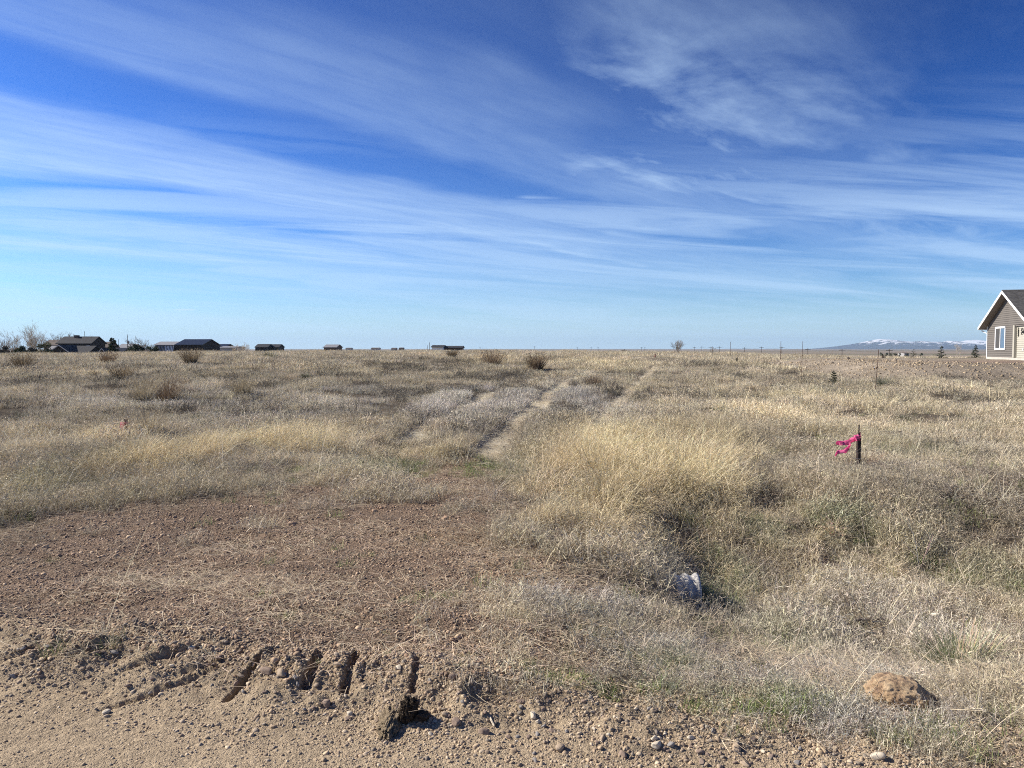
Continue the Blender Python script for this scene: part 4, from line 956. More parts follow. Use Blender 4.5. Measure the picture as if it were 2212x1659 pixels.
# ------------------------------------------------------------------ trees
BARK = simple('grey_bark', (.20, .17, .14), .9, var=.3, scale=6); BARKP = simple('pale_bark', (.42, .36, .28), .9, var=.25, scale=6); NEEDLE = blade_mat('needles', .12)
def bare_tree(name, p, H, W, label, mat=BARK, stems=1, depth=5, cat='tree', group=None, thick=None, up=.35, lower=0):
    o = empty(name, p); tag(o, label, cat, group); mt, mw = MB(), MB(); rr = thick or H * .022
    def br(q, d, L, w, dep):
        pts = [q]; dd = d.copy()
        for i in range(3): dd = (dd + Vector((U(-1, 1), U(-1, 1), U(-.15, .5))) * .17).normalized(); pts.append(pts[-1] + dd * L / 3)
        mn_ = .000075 * p.y
        (mt if dep < 2 else mw).tube(pts, [max(w, mn_), max(w * .85, mn_), max(w * .72, mn_), max(w * .6, mn_)], 5 if dep < 2 else 3, cap=False)
        if dep < depth:
            for i in range(3 if dep < 3 else 3):
                k = rnd.choice((1, 2, 3, 3)); nd = (dd + Vector((U(-1, 1), U(-1, 1), U(-.3, .8) * up * 2)) * .75).normalized()
                br(pts[k], nd, L * U(.55, .82), w * .58, dep + 1)
    for s_ in range(stems):
        sp = W / H * (.9 if stems > 1 else .25)
        br(Vector((U(-1, 1) * W * .06 * (stems > 1), U(-1, 1) * W * .06, -.2)), Vector((U(-sp, sp), U(-sp, sp), 1)).normalized(), H * (.40 if stems > 1 else .38), rr, 0)
    mt.build('trunk', mat, o); mw.build('twigs', mat, o); return o
def conifer(name, p, H, W, label, cols=((.035, .055, .03), (.05, .075, .035), (.07, .09, .045)), cat='tree', group=None, gaps=0.0, dens=1.0, needle=None):
    o = empty(name, p); tag(o, label, cat, group)
    mt = MB(); mt.tube([(0, 0, -.1), (U(-.02, .02) * H, 0, H * .5), (0, 0, H * .97)], [H * .028, H * .018, H * .005], 7, (.1, .08, .06)); mt.build('trunk', BARK, o)
    mb = MB(); nl = needle or H * .05
    tiers = 13
    for t in range(tiers):
        f = t / (tiers - 1); z = H * (.06 + .9 * f); R_ = W * .5 * (1 - f) ** .75 * U(.75, 1.15) + W * .03
        for b in range(int(9 * (1 - f * .5))):
            if rnd.random() < gaps: continue
            a = U(0, 6.28); L = R_ * U(.65, 1.2); d = Vector((math.cos(a), math.sin(a), U(.0, .45)))
            q0 = Vector((0, 0, z)); mb.tube([q0, q0 + d * L * .6, q0 + d * L + Vector((0, 0, L * .12))], [H * .006, H * .004, H * .002], 3, (.07, .055, .04), cap=False)
            for j in range(int(26 * dens)):
                s = U(.15, 1.05); q = q0 + d * L * s + Vector((U(-1, 1), U(-1, 1), U(-.8, 1))) * L * .13
                nd = (d + Vector((U(-1, 1), U(-1, 1), U(-.4, 1.1))) * 1.0).normalized(); c = rnd.choice(cols); k = U(.7, 1.3)
                mb.ribbon([q, q + nd * nl * U(.7, 1.3)], nl * .42, nl * .15, Vector((U(-1, 1), U(-1, 1), U(-1, 1))).normalized(), (c[0] * k, c[1] * k, c[2] * k))
    mb.build('crown', NEEDLE, o, tones=True); return o
def round_shrub(name, p, H, W, label, cols, cat='shrub', group=None, leaf=None, n=1500):
    o = empty(name, p); tag(o, label, cat, group); mb = MB(); ls = leaf or H * .07
    lobes = [(U(-.32, .32) * W, U(-.32, .32) * W, U(.3, .8) * H, U(.14, .26) * W) for _ in range(11)] + [(U(-.4, .4) * W, U(-.3, .3) * W, U(.1, .35) * H, U(.15, .25) * W) for _ in range(7)]
    mt = MB()
    for lx, ly, lz, lr in lobes: mt.tube([(lx * .15, ly * .15, -.1), (lx * .6, ly * .6, lz * .5), (lx, ly, lz)], [H * .015, H * .01, H * .004], 4)
    mt.build('branches', BARK, o)
    for i in range(n):
        lx, ly, lz, lr = rnd.choice(lobes); v = Vector((rnd.gauss(0, 1), rnd.gauss(0, 1), rnd.gauss(0, 1))).normalized() * lr * U(.3, 1.15) ** .6
        q = Vector((lx, ly, lz)) + Vector((v.x, v.y, v.z * .75)); q.z = min(max(q.z, 0), H * 1.02); c = rnd.choice(cols); k = U(.7, 1.3)
        d = Vector((U(-1, 1), U(-1, 1), U(-.5, 1))).normalized()
        mb.ribbon([q, q + d * ls], ls * .6, ls * .3, Vector((U(-1, 1), U(-1, 1), U(-1, 1))).normalized(), (c[0] * k, c[1] * k, c[2] * k))
    mb.build('foliage', NEEDLE, o, tones=True); return o
def far(px, py_top, dist, zbase=None):
    """base point on the heading px at a distance, and the height that reaches the photo's py_top"""
    d = ray(px, py_top); t = dist / d[1]; x = d[0] * t; z = h1(x, dist) if zbase is None else zbase
    return Vector((x, dist, z)), CAM_H + d[2] * t - z
def build_trees():
    K = 1 / 1661
    dkg = [(.03, .045, .025), (.045, .06, .03), (.06, .075, .04)]; olive = [(.09, .10, .04), (.13, .12, .05), (.07, .08, .04)]; greyb = [(.16, .13, .10), (.22, .18, .14), (.12, .10, .08)]
    # left group
    p, H = far(14, 731, 215); bare_tree('bare_shrub', p, H, 34 * K * 215, 'grey bare shrub at the left edge of the picture', BARK, 9, 4, 'shrub')
    p, H = far(8, 742, 204); round_shrub('dark_shrub', p, H, 26 * K * 204, 'dark hedge like shrub at the very left edge', [(.07, .06, .045), (.10, .08, .055)], n=2600)
    p, H = far(74, 744, 204); round_shrub('dark_shrub', p, H, 26 * K * 204, 'dark brown thicket under the right side of the willow', [(.06, .055, .04), (.09, .075, .05)], n=2600)
    p, H = far(30, 745, 205); round_shrub('brown_shrub', p, H, 16 * K * 205, 'rusty brown shrub left of the pale bare willow', [(.20, .12, .05), (.26, .16, .07)])
    p, H = far(60, 714, 210); bare_tree('willow_tree', p, H, 50 * K * 210, 'tall pale bare willow left of the dark two storey house', BARKP, 9, 5, 'tree', thick=.07, up=.9)
    p, H = far(46, 739, 200); round_shrub('juniper', p, H, 26 * K * 200, 'dark juniper at the foot of the pale bare willow', dkg, 'tree', n=2600)
    p, H = far(92, 734, 202); round_shrub('olive_shrub', p, H, 36 * K * 202, 'olive green shrub between the willow and the house', olive)
    p, H = far(122, 718, 290); bare_tree('bare_tree', p, H, 24 * K * 290, 'bare tree behind the left roof of the two storey house', BARK, 2, 5, 'tree', thick=.09)
    p, H = far(143, 720, 300); bare_tree('bare_tree', p, H, 16 * K * 300, 'smaller bare tree behind the chimney end of the roof', BARK, 2, 5, 'tree', thick=.09)
    p, H = far(163, 719, 300); bare_tree('bare_tree', p, H, 18 * K * 300, 'bare tree rising behind the middle of the roof', BARK, 2, 5, 'tree', thick=.09)
    p, H = far(243, 731, 215); conifer('pine_tree', p, H, 32 * K * 215, 'dense dark pine right of the two storey house', dkg, dens=2.6, needle=.5)
    p, H = far(311, 727, 225); bare_tree('bare_tree', p, H, 56 * K * 225, 'wide crowned bare tree right of the utility pole', BARK, 5, 5, 'tree', thick=.11)
    p, H = far(281, 741, 212); round_shrub('dark_shrub', p, H, 32 * K * 212, 'dark evergreen shrub below the utility pole', dkg)
    p, H = far(300, 737, 216); round_shrub('juniper', p, H, 22 * K * 216, 'dark juniper below the left side of the wide bare tree', dkg, 'tree', n=2600)
    p, H = far(330, 741, 214); round_shrub('dark_shrub', p, H, 20 * K * 214, 'dark shrub beside the striped hay shed', dkg)
    p, H = far(517, 741, 190); bare_tree('bare_shrub', p, H, 26 * K * 190, 'lone round bare bush right of the flat grey building', BARKP, 9, 4, 'shrub', thick=.05)
    p, H = far(1465, 732.6, 120); bare_tree('bare_shrub', p, H, 20 * K * 120, 'upright leafless bush standing alone against the horizon', BARK, 7, 4, 'shrub', thick=.022, up=1.1)
    p, H = far(1347, 750, 118); bare_tree('bare_shrub', p, H, 20 * K * 118, 'low reddish bare bush at the crest left of the upright bush', BARK, 8, 4, 'shrub', thick=.015)
    p, H = far(1320, 752, 118); bare_tree('bare_shrub', p, H, 14 * K * 118, 'smallest low bush on the crest', BARK, 6, 3, 'shrub', thick=.015)
    p, H = far(1538, 744, 112); bare_tree('bare_sapling', p, H, 10 * K * 112, 'thin bare sapling left of the first rusty rod', BARK, 3, 3, 'tree', thick=.012, up=1.2)
    # right group
    p = at(1800, 837); k = p.y * K; conifer('spruce_sapling', p, 36 * k, 24 * k, 'little dark spruce sapling in the right field', dkg, 'tree', None, .1, 1.0)
    p, H = far(2034, 747, 78); conifer('pine_tree', p, H, 27 * K * 78, 'young ragged pine left of the house', dkg, 'tree', None, .28, .8)
    p, H = far(2108, 745.5, 72); conifer('pine_tree', p, H, 24 * K * 72, 'young full pine closest to the house wall', dkg, 'tree', None, .12, .9)
    p, H = far(2066, 738, 80); bare_tree('bare_sapling', p, H, 10 * K * 80, 'spindly leafless sapling between the two young pines', BARKP, 1, 4, 'tree', thick=.025, up=1.1)
    p, H = far(1973, 754, 88); conifer('pine_tree', p, H, 26 * K * 88, 'thin sparse young pine left of the ragged pine', dkg, 'tree', None, .55, .6)
    p, H = far(1909, 764, 85); round_shrub('brown_shrub', p, H, 12 * K * 85, 'small rust brown shrub beyond the pad edge', [(.10, .07, .04), (.14, .09, .05)], n=500)
    p, H = far(1923, 757.5, 700); 
    for i, (px, pt, w) in enumerate(((1905, 759, 9), (1915, 760, 7), (1925, 759.5, 8), (1935, 760, 8), (1943, 761, 6), (1958, 761.5, 7), (1990, 760.5, 9))):
        p, H = far(px, pt, 620 + 12 * i); round_shrub('distant_tree', p, max(H, 2.0), w * K * 640, 'dark distant windbreak tree on the plain, %s from the left' % ('first', 'second', 'third', 'fourth', 'fifth', 'sixth', 'seventh')[i], dkg, 'tree', 'distant windbreak trees', n=220, leaf=.7)
    p = at(1592, 784); k = p.y * K
    o = conifer('dwarf_conifer', p, 13.5 * k, 8 * k, 'stunted black conifer stub in the field beside the golden strip', [(.02, .02, .015), (.035, .035, .025)], 'tree', None, .1, 1.0)
    p = at(1833, 775); k = p.y * K; lumpy_o = lumpy('dark_rock', (3 * k, 3 * k, 4 * k), 31, simple('dark_stone', (.07, .055, .05), .9), 3, .3, loc=p); tag(lumpy_o, 'small dark rock on the skyline of the gravel pad', 'rock')
build_trees()

# ------------------------------------------------------------------ buildings
def gable_mesh(mb, x0, x1, y0, y1, z0, ze, zr, axis='x'):
    """solid body under a gable; axis = ridge direction"""
    if axis == 'x': mb.prism([(y0, z0), (y1, z0), (y1, ze), ((y0 + y1) / 2, zr), (y0, ze)], x0, x1, 'x')
    else: mb.prism([(x0, z0), (x1, z0), (x1, ze), ((x0 + x1) / 2, zr), (x0, ze)], y0, y1, 'y')
def roof_mesh(mb, x0, x1, y0, y1, ze, zr, ov=.4, th=.18, axis='x', which=None):
    def slab(a, b, c0, c1):       # a,b: (pos, z) eave to ridge
        mb.prism([a, b, (b[0], b[1] + th), (a[0], a[1] + th)], c0, c1, axis)
    if axis == 'x': lo, hi, c0, c1 = y0, y1, x0 - ov, x1 + ov
    else: lo, hi, c0, c1 = x0, x1, y0 - ov, y1 + ov
    mid = (lo + hi) / 2; sl = (zr - ze) / (mid - lo)
    if which in (None, 0): slab((lo - ov, ze - ov * sl + .01), (mid, zr + .01), c0, c1)
    if which in (None, 1): slab((hi + ov, ze - ov * sl + .01), (mid, zr + .01), c0, c1)
WALLM = dict(dark=simple('dark_siding', (.028, .024, .024), .85, scale=2), grey=simple('grey_metal_siding', (.32, .31, .30), .6, scale=1), white=simple('white_siding', (.78, .78, .76), .7, scale=1), brown=simple('brown_siding', (.13, .09, .07), .85, scale=2))
ROOFM = dict(char=simple('charcoal_roof', (.032, .033, .038), .85, var=.2, scale=2), blue=simple('dark_metal_roof', (.018, .021, .028), .45, .3, scale=1), grey=simple('grey_roof', (.25, .25, .26), .7, scale=2), brown=simple('brown_roof', (.15, .12, .10), .9, scale=2))
TRIMW = simple('white_trim', (.80, .79, .76), .6, var=.05); GLASS = simple('dark_window_glass', (.03, .04, .05), .08, 0, var=.2, spec=.8)
def far_house(name, px0, px1, pye, pyr, dist, depth, label, wall='dark', roof='char', axis='x', zb=None, wins=(), trim=False, cat='house', gtrim=None, ov=.4):
    """house with its front wall on the headings px0..px1"""
    K = dist / 1661; x0, x1 = (px0 - 1106) * K, (px1 - 1106) * K; zz = lambda py: CAM_H + (753 - py) * K
    gz = min(h1(x0, dist), h1(x1, dist)) if zb is None else zb
    o = empty(name, ((x0 + x1) / 2, dist, gz)); tag(o, label, cat); w = (x1 - x0) / 2; ze, zr = zz(pye) - gz, zz(pyr) - gz
    mb = MB(); gable_mesh(mb, -w, w, 0, depth, -.5, ze, zr, axis); mb.build('wall', WALLM[wall], o)
    for i in (0, 1):
        mb = MB(); roof_mesh(mb, -w, w, 0, depth, ze, zr, ov, .2, axis, i); mb.build('roof', ROOFM[roof], o)
    for (fx, z0, ww, hh) in wins:
        f = MB(); f.box((-w + fx * 2 * w - ww / 2, -.06, z0), (-w + fx * 2 * w + ww / 2, -.01, z0 + hh)); fo = f.build('window', TRIMW, o)
        g = MB(); g.box((-w + fx * 2 * w - ww / 2 + .1, -.08, z0 + .1), (-w + fx * 2 * w + ww / 2 - .1, -.062, z0 + hh - .1)); g.build('pane', GLASS, fo)
    if gtrim is not None:      # white bargeboards on a gable facing us
        zr2 = zr + .2; sl = (zr - ze) / w
        for s in (-1, 1):
            t = MB(); a = (s * (w + ov), ze - ov * sl - .08); b = (0, zr - .08)
            t.prism([a, b, (b[0], b[1] + .3), (a[0], a[1] + .3)], -ov - .06, -ov - .01, 'y'); t.build('bargeboard', gtrim, o)
    return o
def build_far_buildings():
    # dark two storey house and its lower wings
    h = far_house('two_storey_house', 126, 197, 741.5, 727.5, 250, 9.0, 'dark two storey house with chimney and long roof on the left', 'dark', 'char', wins=((.93, 4.0, 1.1, 1.9), (.4, 3.6, 1.0, .9), (.52, 3.6, 1.0, .9)), ov=.5)
    K = 250 / 1661
    mb = MB(); mb.box((-1.9, 3.4, 6.5), (-.6, 4.4, CAM_H + (753 - 723.5) * K - h.location.z)); mb.build('chimney', WALLM['brown'], h)
    mb = MB(); mb.tube([(1.0, 4.5, 7.5), (1.0, 4.5, CAM_H + (753 - 715) * K - h.location.z)], .07, 6); mb.build('vent_mast', WALLM['dark'], h)
    g = far_house('garage_wing', 105, 154, 763, 746, 232, 9, 'low garage with a white edged gable in front of the two storey house', 'dark', 'char', 'y', gtrim=simple('pale_bargeboard', (.55, .52, .48), .7))
    mb = MB(); mb.box((-1.6, -.08, .1), (1.9, -.01, 2.2)); d = mb.build('garage_door', TRIMW, g)
    far_house('low_wing', 150, 190, 763, 748, 236, 9, 'low dark wing with a plain roof between the two gables', 'dark', 'char', 'x')
    far_house('small_gable_wing', 212, 232, 764, 753.5, 230, 6, 'small white edged gable right of the two storey house', 'dark', 'char', 'y', gtrim=simple('pale_bargeboard', (.5, .47, .43), .7))
    far_house('side_wing', 226, 262, 764, 752.5, 236, 7, 'low blue black wing running right from the small gable', 'dark', 'blue', 'x')
    far_house('rear_house', 96, 130, 745, 735, 285, 8, 'brown roofed house behind the olive shrub', 'brown', 'brown', 'x')
    far_house('rear_shed', 106, 121, 757, 748, 246, 5, 'pale roofed shed behind the garage gable', 'grey', 'grey', 'x')
    far_house('rear_barn', 252, 284, 754, 743.5, 290, 10, 'long pale roofed barn behind the utility pole', 'grey', 'grey', 'x')
    far_house('rear_shed', 222, 238, 750, 739, 275, 6, 'brown shed peeping out behind the dark pine', 'brown', 'brown', 'x')
    # striped hay shed: sloping pale ribs over a dark side
    h = far_house('hay_shed', 336, 384, 745.5, 738.7, 245, 9, 'open hay shed with slanting pale ribs left of the long dark shed', 'dark', 'grey', 'x')
    K = 245 / 1661; gz = h.location.z; cx = h.location.x
    for i in range(13):
        px = 337 + i * 3.2; x0 = (px - 1106) * K - cx; zt = CAM_H + (753 - 746.5) * K - gz
        mb = MB(); mb.prism([(-2.6, 0), (-2.4, 0), (-.05, zt), (-.25, zt)], x0, x0 + .22, 'x'); mb.build('rib', WALLM['grey'] if i < 7 else TRIMW, h)
    # long dark metal shed
    h = far_house('metal_shed', 380, 437, 745.5, 733.5, 212, 13, 'long dark metal shed with a broad low roof', 'dark', 'blue', 'x', ov=.25)
    for fx in (-2.4, 0, 2.4):
        mb = MB(); mb.box((fx - .03, -.05, 0), (fx + .03, -.005, 2.6)); mb.build('wall_seam', WALLM['brown'], h)
    far_house('flat_building', 474, 506, 751.5, 748.8, 300, 12, 'long low pale grey building right of the dark metal shed', 'grey', 'grey', 'x')
    far_house('rear_shed', 470, 488, 749, 743.8, 330, 10, 'flat dark shed just showing behind the metal shed', 'dark', 'blue', 'x')
    far_house('farm_house', 552, 578, 750, 743.6, 420, 11, 'dark farmhouse with pale left wall, left of a close pair', 'dark', 'char', 'x', wins=((.15, 1.5, 1.2, 1.2),)); far_house('farm_house', 576, 602, 750, 744, 425, 11, 'dark farmhouse with a spiky roof line, right of a close pair', 'dark', 'char', 'x')
    far_house('open_barn', 700, 726, 750.5, 744.8, 330, 12, 'isolated open sided barn with a dark roof', 'brown', 'grey', 'x')
    h = far_house('white_shed', 933, 957, 750, 746.2, 300, 13, 'white walled shed with black roof on the horizon', 'white', 'char', 'x', wins=((.3, .2, 2.4, 1.6),)); far_house('long_house', 960, 998, 751.6, 747.9, 305, 11, 'long low dark house joined right of the white shed', 'brown', 'char', 'x', wins=((.25, 1.2, 1.6, 1.0), (.55, 1.0, 2.2, 1.2)))
    # little specks of far farmsteads
    for px, w, t, lab in ((752, 10, 751.2, 'tiny far shed right of the isolated barn'), (810, 16, 751.0, 'tiny far roof on the horizon, first of three specks'), (850, 9, 751.3, 'tiny dull far roof, middle of three specks'), (866, 8, 750.8, 'tiny brown far building left of the white shed'), (1958, 10, 761.5, 'tiny far farm building on the right plain')):
        far_house('distant_farm', px - w / 2, px + w / 2, t + (1.5), t, 900, 15, lab, 'grey' if 'white' not in lab and 'pale' not in lab else 'brown', 'brown')
build_far_buildings()

def build_poles():
    wood = simple('pole_wood', (.10, .08, .065), .9, var=.3)
    def pole(px, py_top, dist, label, group=None, arm=True, transformer=False, thick=1.0):
        p, H = far(px, py_top, dist); o = empty('utility_pole', p); tag(o, label, 'pole', group)
        r = max(.13, .00028 * dist) * thick
        mb = MB(); mb.tube([(0, 0, -.5), (0, 0, H)], [r, r * .7], 7); mb.build('pole_shaft', wood, o)
        if arm: mb = MB(); mb.box((-1.1, -.07, H - .62), (1.1, .07, H - .47)); mb.build('crossarm', wood, o)
        if transformer: mb = MB(); mb.tube([(.35, -.3, H - 2.9), (.35, -.3, H - 1.9)], .3, 10); mb.build('transformer', WALLM['grey'], o)
        return p, H
    pole(275, 722.5, 240, 'utility pole with transformer between pine and wide bare tree', None, False, True, .9)
    pole(256, 733, 420, 'thin distant pole left of the utility pole with transformer', None, False)
    pole(928, 739.5, 330, 'thin tall pole at the left side of the white shed', None, False); pole(923, 746, 330, 'short thin pole left of the white shed', None, False)
    g = 'power line poles marching across the plain'
    lst = [(1037, 749, 900), (1155, 748, 800), (1247, 750, 1000), (1277, 749, 820), (1292, 749.2, 860), (1386, 749.5, 700), (1393, 750, 900), (1500, 749, 520), (1516, 748, 500), (1534, 749.2, 470), (1554, 748.2, 440), (1608, 750, 400), (1645, 748.6, 360), (1689, 748.5, 330), (1745, 752, 300), (1819, 753.2, 270), (1921, 753.6, 250)]
    P = []
    ORD = ('first', 'second', 'third', 'fourth', 'fifth', 'sixth', 'seventh', 'eighth', 'ninth', 'tenth', 'eleventh', 'twelfth', 'thirteenth', 'fourteenth', 'fifteenth', 'sixteenth', 'seventeenth')
    for (px, t, d), w_ in zip(lst, ORD):
        P.append(pole(px, t, d, 'power pole with crossarm on the horizon, %s from the left in the far line' % w_, g))
    cab = simple('power_cable', (.05, .05, .05), .7)
    Q = P[7:]
    for i in range(len(Q) - 1):
        (a, ha), (b, hb) = Q[i], Q[i + 1]
        pts = []
        for k in range(9):
            t = k / 8; q = (a + Vector((0, 0, ha - .35))).lerp(b + Vector((0, 0, hb - .35)), t); q.z -= 1.0 * 4 * t * (1 - t) * .6; pts.append(q)
        mb = MB(); mb.tube(pts, .03, 4, cap=True); o = mb.build('power_cable', cab); tag(o, 'power cable sagging between the %s and %s poles of the far line' % (ORD[i + 7], ORD[i + 8]), 'cable', 'power cables of the far line')
build_poles()

# ------------------------------------------------------------------ the house on the pad
def build_house():
    ux, uy = -.264, -.9645
    Cx, Cy = 38.3, 62.0; gz = .80
    root = empty('house', (Cx, Cy, gz), math.atan2(uy, ux)); tag(root, 'grey sided house with white trimmed gable on the raised pad at right', 'house')
    siding = simple('grey_lap_siding', (.145, .132, .118), .8, var=.05, scale=3, bump=.1); light = simple('light_lap_siding', (.40, .38, .32), .8, var=.05, scale=3)
    white = simple('house_white_trim', (.86, .86, .84), .55, var=.04); roofm = simple('asphalt_shingle', (.10, .097, .093), .95, var=.35, scale=5, bump=.4, bscale=40)
    soff = simple('soffit_board', (.20, .18, .165), .8, var=.05); conc = simple('concrete_footing', (.46, .43, .38), .9, var=.1, scale=4)
    Wd, Ap, De = 9.6, 4.8, 13.0; ze, zr = 2.62, 4.95; sl = (zr - ze) / Ap; XP = 5.8; PR_ = .16; f0 = .15
    # structural core
    mb = MB(); mb.prism([(0.02, f0), (XP, f0), (XP, ze - .1), (Wd - .02, ze - .1), (Wd - .02, ze), (Ap, zr), (.02, ze)], .02, .3, 'y'); mb.build('gable_wall', siding, root)
    mb = MB(); mb.box((.02, .302, f0), (XP, De, ze - .02)); mb.box((XP + .002, PR_, f0), (Wd - .02, De, ze - .02)); mb.build('wall', light, root)
    mb = MB(); mb.prism([(.02, ze - .018), (Wd - .02, ze - .018), (Ap, zr)], .302, De, 'y'); mb.build('attic', siding, root)
    mb = MB(); mb.box((-.02, -.03, -.3), (XP + .02, De, f0 - .003)); mb.box((XP + .022, -.06, -.3), (Wd + .05, De, f0 - .02)); mb.build('foundation', conc, root)
    # lap boards
    ex = .15; z = f0; i = 0
    while z < zr - .1:
        x0, x1 = .0, (XP if z < ze - .1 else Wd)
        zt = min(z + ex, zr)
        def lim(zz): return (max(0.0, (zz - ze) / sl), min(Wd, Wd - (zz - ze) / sl)) if zz > ze else (0.0, Wd)
        a0, a1 = lim(z); b0, b1 = lim(zt); a0 = max(a0, x0); a1 = min(a1, x1); b0 = max(b0, x0); b1 = min(b1, x1)
        vs = [(a0, -.036, z), (a1, -.036, z), (b1, -.004, zt + .006), (b0, -.004, zt + .006), (a0, .018, z), (a1, .018, z), (b1, .018, zt + .006), (b0, .018, zt + .006)]
        fs = [(0, 1, 2, 3), (4, 7, 6, 5), (0, 4, 5, 1), (1, 5, 6, 2), (2, 6, 7, 3), (3, 7, 4, 0)]
        link('siding_plank', vs, fs, siding, root); z += ex
    z = f0
    while z < ze - .15:
        zt = z + ex; vs = [(XP + .0, PR_ - .036, z), (Wd - .02, PR_ - .036, z), (Wd - .02, PR_ - .006, zt + .006), (XP, PR_ - .006, zt + .006), (XP, PR_ - .002, z), (Wd - .02, PR_ - .002, z), (Wd - .02, PR_ - .002, zt), (XP, PR_ - .002, zt)]
        o = link('siding_plank', vs, [(0, 1, 2, 3), (4, 7, 6, 5), (0, 4, 5, 1), (1, 5, 6, 2), (2, 6, 7, 3), (3, 7, 4, 0)], light, root); o['label'] = 'pale siding plank under the porch'; z = zt
    # trims
    mb = MB(); mb.box((XP - .14, -.05, f0), (XP + .16, .14, ze - .1)); mb.build('porch_post', light, root)
    mb = MB(); mb.box((-.07, -.05, 0.0), (-.01, .08, ze - .02)); mb.build('corner_board', white, root)
    mb = MB(); mb.box((XP, .02, ze - .17), (Wd, .28, ze - .102)); mb.build('porch_beam', soff, root)
    # window
    wx0, wx1, wz0, wz1 = 2.05, 4.0, .84, 2.36
    fr = MB(); b = .13
    fr.box((wx0 - b, -.085, wz0 - b), (wx1 + b, -.037, wz0)); fr.box((wx0 - b, -.085, wz1), (wx1 + b, -.024, wz1 + b)); fr.box((wx0 - b, -.085, wz0 + .001), (wx0, -.024, wz1 - .001)); fr.box((wx1, -.07, wz0 + .001), (wx1 + b, -.024, wz1 - .001))
    win = fr.build('window', white, root)
    m = MB(); mx = (wx0 + wx1) / 2; m.box((mx - .05, -.068, wz0 + .002), (mx + .05, -.026, wz1 - .002)); m.build('mullion', white, win)
    m = MB(); m.box((wx0, -.045, wz0), (mx - .052, -.03, wz1)); o = m.build('pane', simple('insect_screen', (.07, .07, .07), .9), win); o['label'] = 'dark screened pane'
    m = MB(); m.box((mx + .052, -.045, wz0), (wx1, -.03, wz1)); o = m.build('pane', simple('blue_glass', (.08, .13, .20), .05, .0, spec=1.0), win); o['label'] = 'blue reflecting pane'
    # roof planes with overhangs
    ovr, ove, th = .55, .55, .16
    for s in (0, 1):
        lo, hi = ((-ove, Ap) if s == 0 else (Wd + ove, Ap))
        mb = MB(); z0 = ze - ove * sl; mb.prism([(lo, z0 + .03), (hi, zr + .03), (hi, zr + th), (lo, z0 + th)], -ovr, De + .5, 'y'); rf = mb.build('roof', soff, root)
        # shingle courses
        sh = MB(); n = 42; ln = math.hypot(Ap + ove, zr - z0); dx, dz = (hi - lo) / ln, (zr - z0) / ln
        for k in range(n):
            a = k / n * ln; bb = min(ln, a + ln / n * 1.25)
            yy = -ovr - .03 + U(0, .25)
            first = -ovr - .03
            while first < De + .5:
                y1 = min(first + U(.22, .36), De + .53); h0 = th + .022 + U(0, .012); h1_ = th + .006
                p0 = (lo + dx * a, z0 + dz * a); p1 = (lo + dx * bb, z0 + dz * bb)
                sh.add([(p0[0], first, p0[1] + h0), (p0[0], y1 - .008, p0[1] + h0), (p1[0], y1 - .008, p1[1] + h1_), (p1[0], first, p1[1] + h1_), (p0[0], first, p0[1] + th), (p0[0], y1 - .008, p0[1] + th)],
                       [(0, 1, 2, 3), (0, 4, 5, 1), (0, 3, 4), (1, 5, 2)]); first = y1
        so = sh.build('shingles', roofm, root); so['kind'] = 'stuff'
        # bargeboard
        t = MB(); t.prism([(lo, z0 - .04), (hi, zr - .04), (hi, zr + th + .01), (lo, z0 + th + .01)], -ovr - .04, -ovr - .002, 'y'); t.build('bargeboard', white, root)
        g = MB(); x_ = lo - (.06 if s == 0 else -.06); g.box((min(lo, x_), -ovr, z0 - .04), (max(lo, x_) - .002 if s == 0 else max(lo, x_), De + .5, z0 + .13)); g.build('gutter', white, root)
    mb = MB(); mb.tube([(-.55, -.3, ze - .36), (-.35, -.15, ze - .5), (-.13, .0, ze - .62), (-.13, .0, .1)], .045, 6); mb.build('downspout', white, root)
    rc = MB(); rc.prism([(Ap - .14, zr + th - .02), (Ap + .14, zr + th - .02), (Ap, zr + th + .07)], -ovr - .03, De + .5, 'y'); rc.build('ridge_cap', roofm, root)
    # number and ornament under the porch
    black = simple('black_iron', (.02, .02, .02), .5, .5)
    def glyph(s, x, y, z, size):
        cu = bpy.data.curves.new('house_number', 'FONT'); cu.body = s; cu.size = size; cu.extrude = .015; cu.align_x = 'CENTER'; cu.offset = .006
        to = bpy.data.objects.new('house_number', cu); me = bpy.data.meshes.new_from_object(to); me.materials.append(black)
        o = bpy.data.objects.new('house_number', me); COL.objects.link(o); o.parent = root; o.location = (x, y, z); o.rotation_euler = (R(90), 0, 0); bpy.data.objects.remove(to); return o
    for i, ch in enumerate('1000'):
        glyph(ch, XP + .50, PR_ - .06, 2.18 - i * .165, .23)
    mb = MB()
    for cx, cz, rr, a0, a1 in ((7.00, 2.15, .12, 0, 5), (7.25, 2.0, .1, 2, 7), (6.97, 1.9, .08, 1, 5.5), (7.45, 2.15, .13, 3, 8), (7.55, 1.92, .09, 0, 4.5)):
        mb.tube([(cx + rr * math.cos(a), PR_ - .06, cz + rr * math.sin(a)) for a in np.linspace(a0, a1, 12)], .022, 6)
    mb.tube([(6.85, PR_ - .06, 1.95), (7.65, PR_ - .06, 2.1)], .02, 6); mb.build('iron_scroll', black, root)
    mb = MB(); mb.box((7.15, PR_ - .06, .65), (7.25, PR_ - .026, .85)); mb.build('outlet', white, root)
build_house()

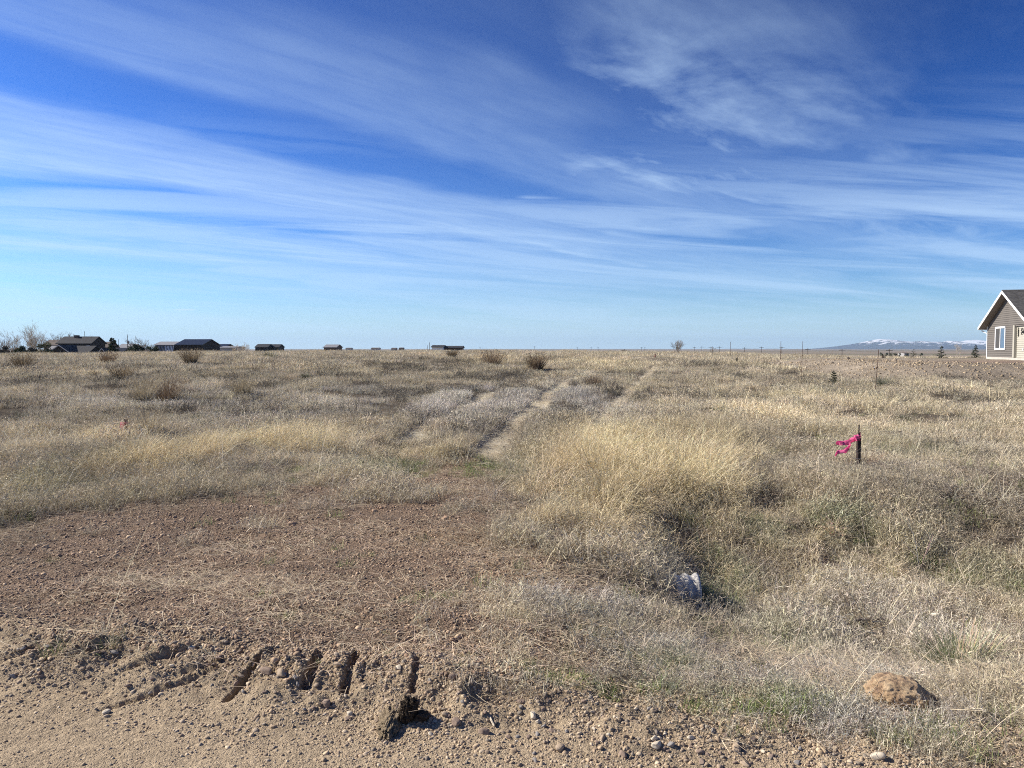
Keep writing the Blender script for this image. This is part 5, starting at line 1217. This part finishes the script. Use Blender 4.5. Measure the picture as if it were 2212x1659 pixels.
# ------------------------------------------------------------------ far mountains and plain
def build_mountains():
    D = 16000.0
    K = D / 1661; prof = [(500, 188), (570, 182), (640, 170), (770, 150), (870, 135), (960, 115), (1000, 107), (1080, 110), (1180, 122), (1280, 128), (1350, 122), (1450, 130), (1540, 131), (1570, 123), (1620, 125), (1680, 130), (1740, 118), (1800, 112), (1850, 118), (1900, 122), (1990, 116), (2100, 126), (2250, 118), (2500, 135), (2800, 160), (3100, 188)]
    px = np.array([1636 + a * .2604 for a, b in prof]); pz = np.array([(188 - b) * .2604 + 1.2 for a, b in prof])
    pz[0] = 0; pz[-1] = 0
    nx, ny = 900, 60
    X = (np.linspace(px[0], px[-1], nx) - 1106) * K
    ridge = np.interp(X / K + 1106, px, pz) * K
    ridge = ridge + S(0, 60, ridge) * 7 * fbm(X / 260, X * 0, 101, 4)
    t = np.linspace(0, 1, ny)              # 0 near foot ... 1 far foot, crest at .62
    XX, TT = np.meshgrid(X, t); Rg = np.tile(ridge, (ny, 1))
    YY = D - 2600 + 4200 * TT
    shape = np.where(TT < .62, (TT / .62) ** 1.25, ((1 - TT) / .38) ** 1.1)
    ZZ = -10 + Rg * shape * (1 - .32 * (1 - shape) * (1 - np.abs(fbm(XX / 420, YY / 900, 102, 5)) * 2.4)) + 9 * fbm(XX / 120, YY / 160, 103, 4) * shape * (1 - S(.9, 1, shape))
    co = np.stack([XX.ravel(), YY.ravel(), ZZ.ravel()], 1)
    faces = [(j * nx + i, j * nx + i + 1, (j + 1) * nx + i + 1, (j + 1) * nx + i) for j in range(ny - 1) for i in range(nx - 1)]
    m, n, l = new_mat('mountain_ground'); b = N(n, 'ShaderNodeBsdfPrincipled'); o = N(n, 'ShaderNodeOutputMaterial'); g = N(n, 'ShaderNodeNewGeometry'); sp = N(n, 'ShaderNodeSeparateXYZ'); l.new(g.outputs['Position'], sp.inputs[0])
    nz = N(n, 'ShaderNodeTexNoise'); nz.inputs['Scale'].default_value = .0065; nz.inputs['Detail'].default_value = 9; nz.inputs['Roughness'].default_value = .72; l.new(g.outputs['Position'], nz.inputs['Vector'])
    c = ramp(n, l, nz.outputs[0], [(.35, (.035, .045, .055)), (.65, (.085, .09, .095))])
    # snow lies on the tops, more to the right (higher, farther ridge)
    lvl = math_node(n, l, 'ADD', math_node(n, l, 'MULTIPLY', sp.outputs[2], 1 / 200.0), math_node(n, l, 'MULTIPLY', nz.outputs[0], 3.2))
    xr = math_node(n, l, 'MULTIPLY', math_node(n, l, 'SUBTRACT', sp.outputs[0], 8600.0), 1 / 1500.0, clamp=True)
    lvl = math_node(n, l, 'ADD', lvl, math_node(n, l, 'MULTIPLY', xr, .42))
    sn = ramp(n, l, math_node(n, l, 'SUBTRACT', lvl, 1.62), [(.62, 0), (.70, .9)])
    c = mixc(n, l, sn, c, (.86, .88, .92)); l.new(c, b.inputs['Base Color']); b.inputs['Roughness'].default_value = .95; l.new(b.outputs[0], o.inputs[0])
    mo = link('mountains', co, faces, m, None, True); tag(mo, 'low blue mountain range with patchy snow on the right horizon', kind='structure')
build_mountains()

# ------------------------------------------------------------------ air
def build_haze():
    mb = MB(); mb.box((-20000, -4000, -30), (20000, 19500, 262)); o = mb.build('haze', None); tag(o, 'thin blue air over the plain', kind='stuff')
    m, n, l = new_mat('thin_air'); v = N(n, 'ShaderNodeVolumePrincipled'); v.inputs['Color'].default_value = (.56, .77, 1.0, 1); v.inputs['Density'].default_value = HAZE; v.inputs['Anisotropy'].default_value = .2
    out = N(n, 'ShaderNodeOutputMaterial'); l.new(v.outputs[0], out.inputs['Volume']); o.data.materials.append(m)
    o.visible_shadow = True
HAZE = 4.2e-5
build_haze()
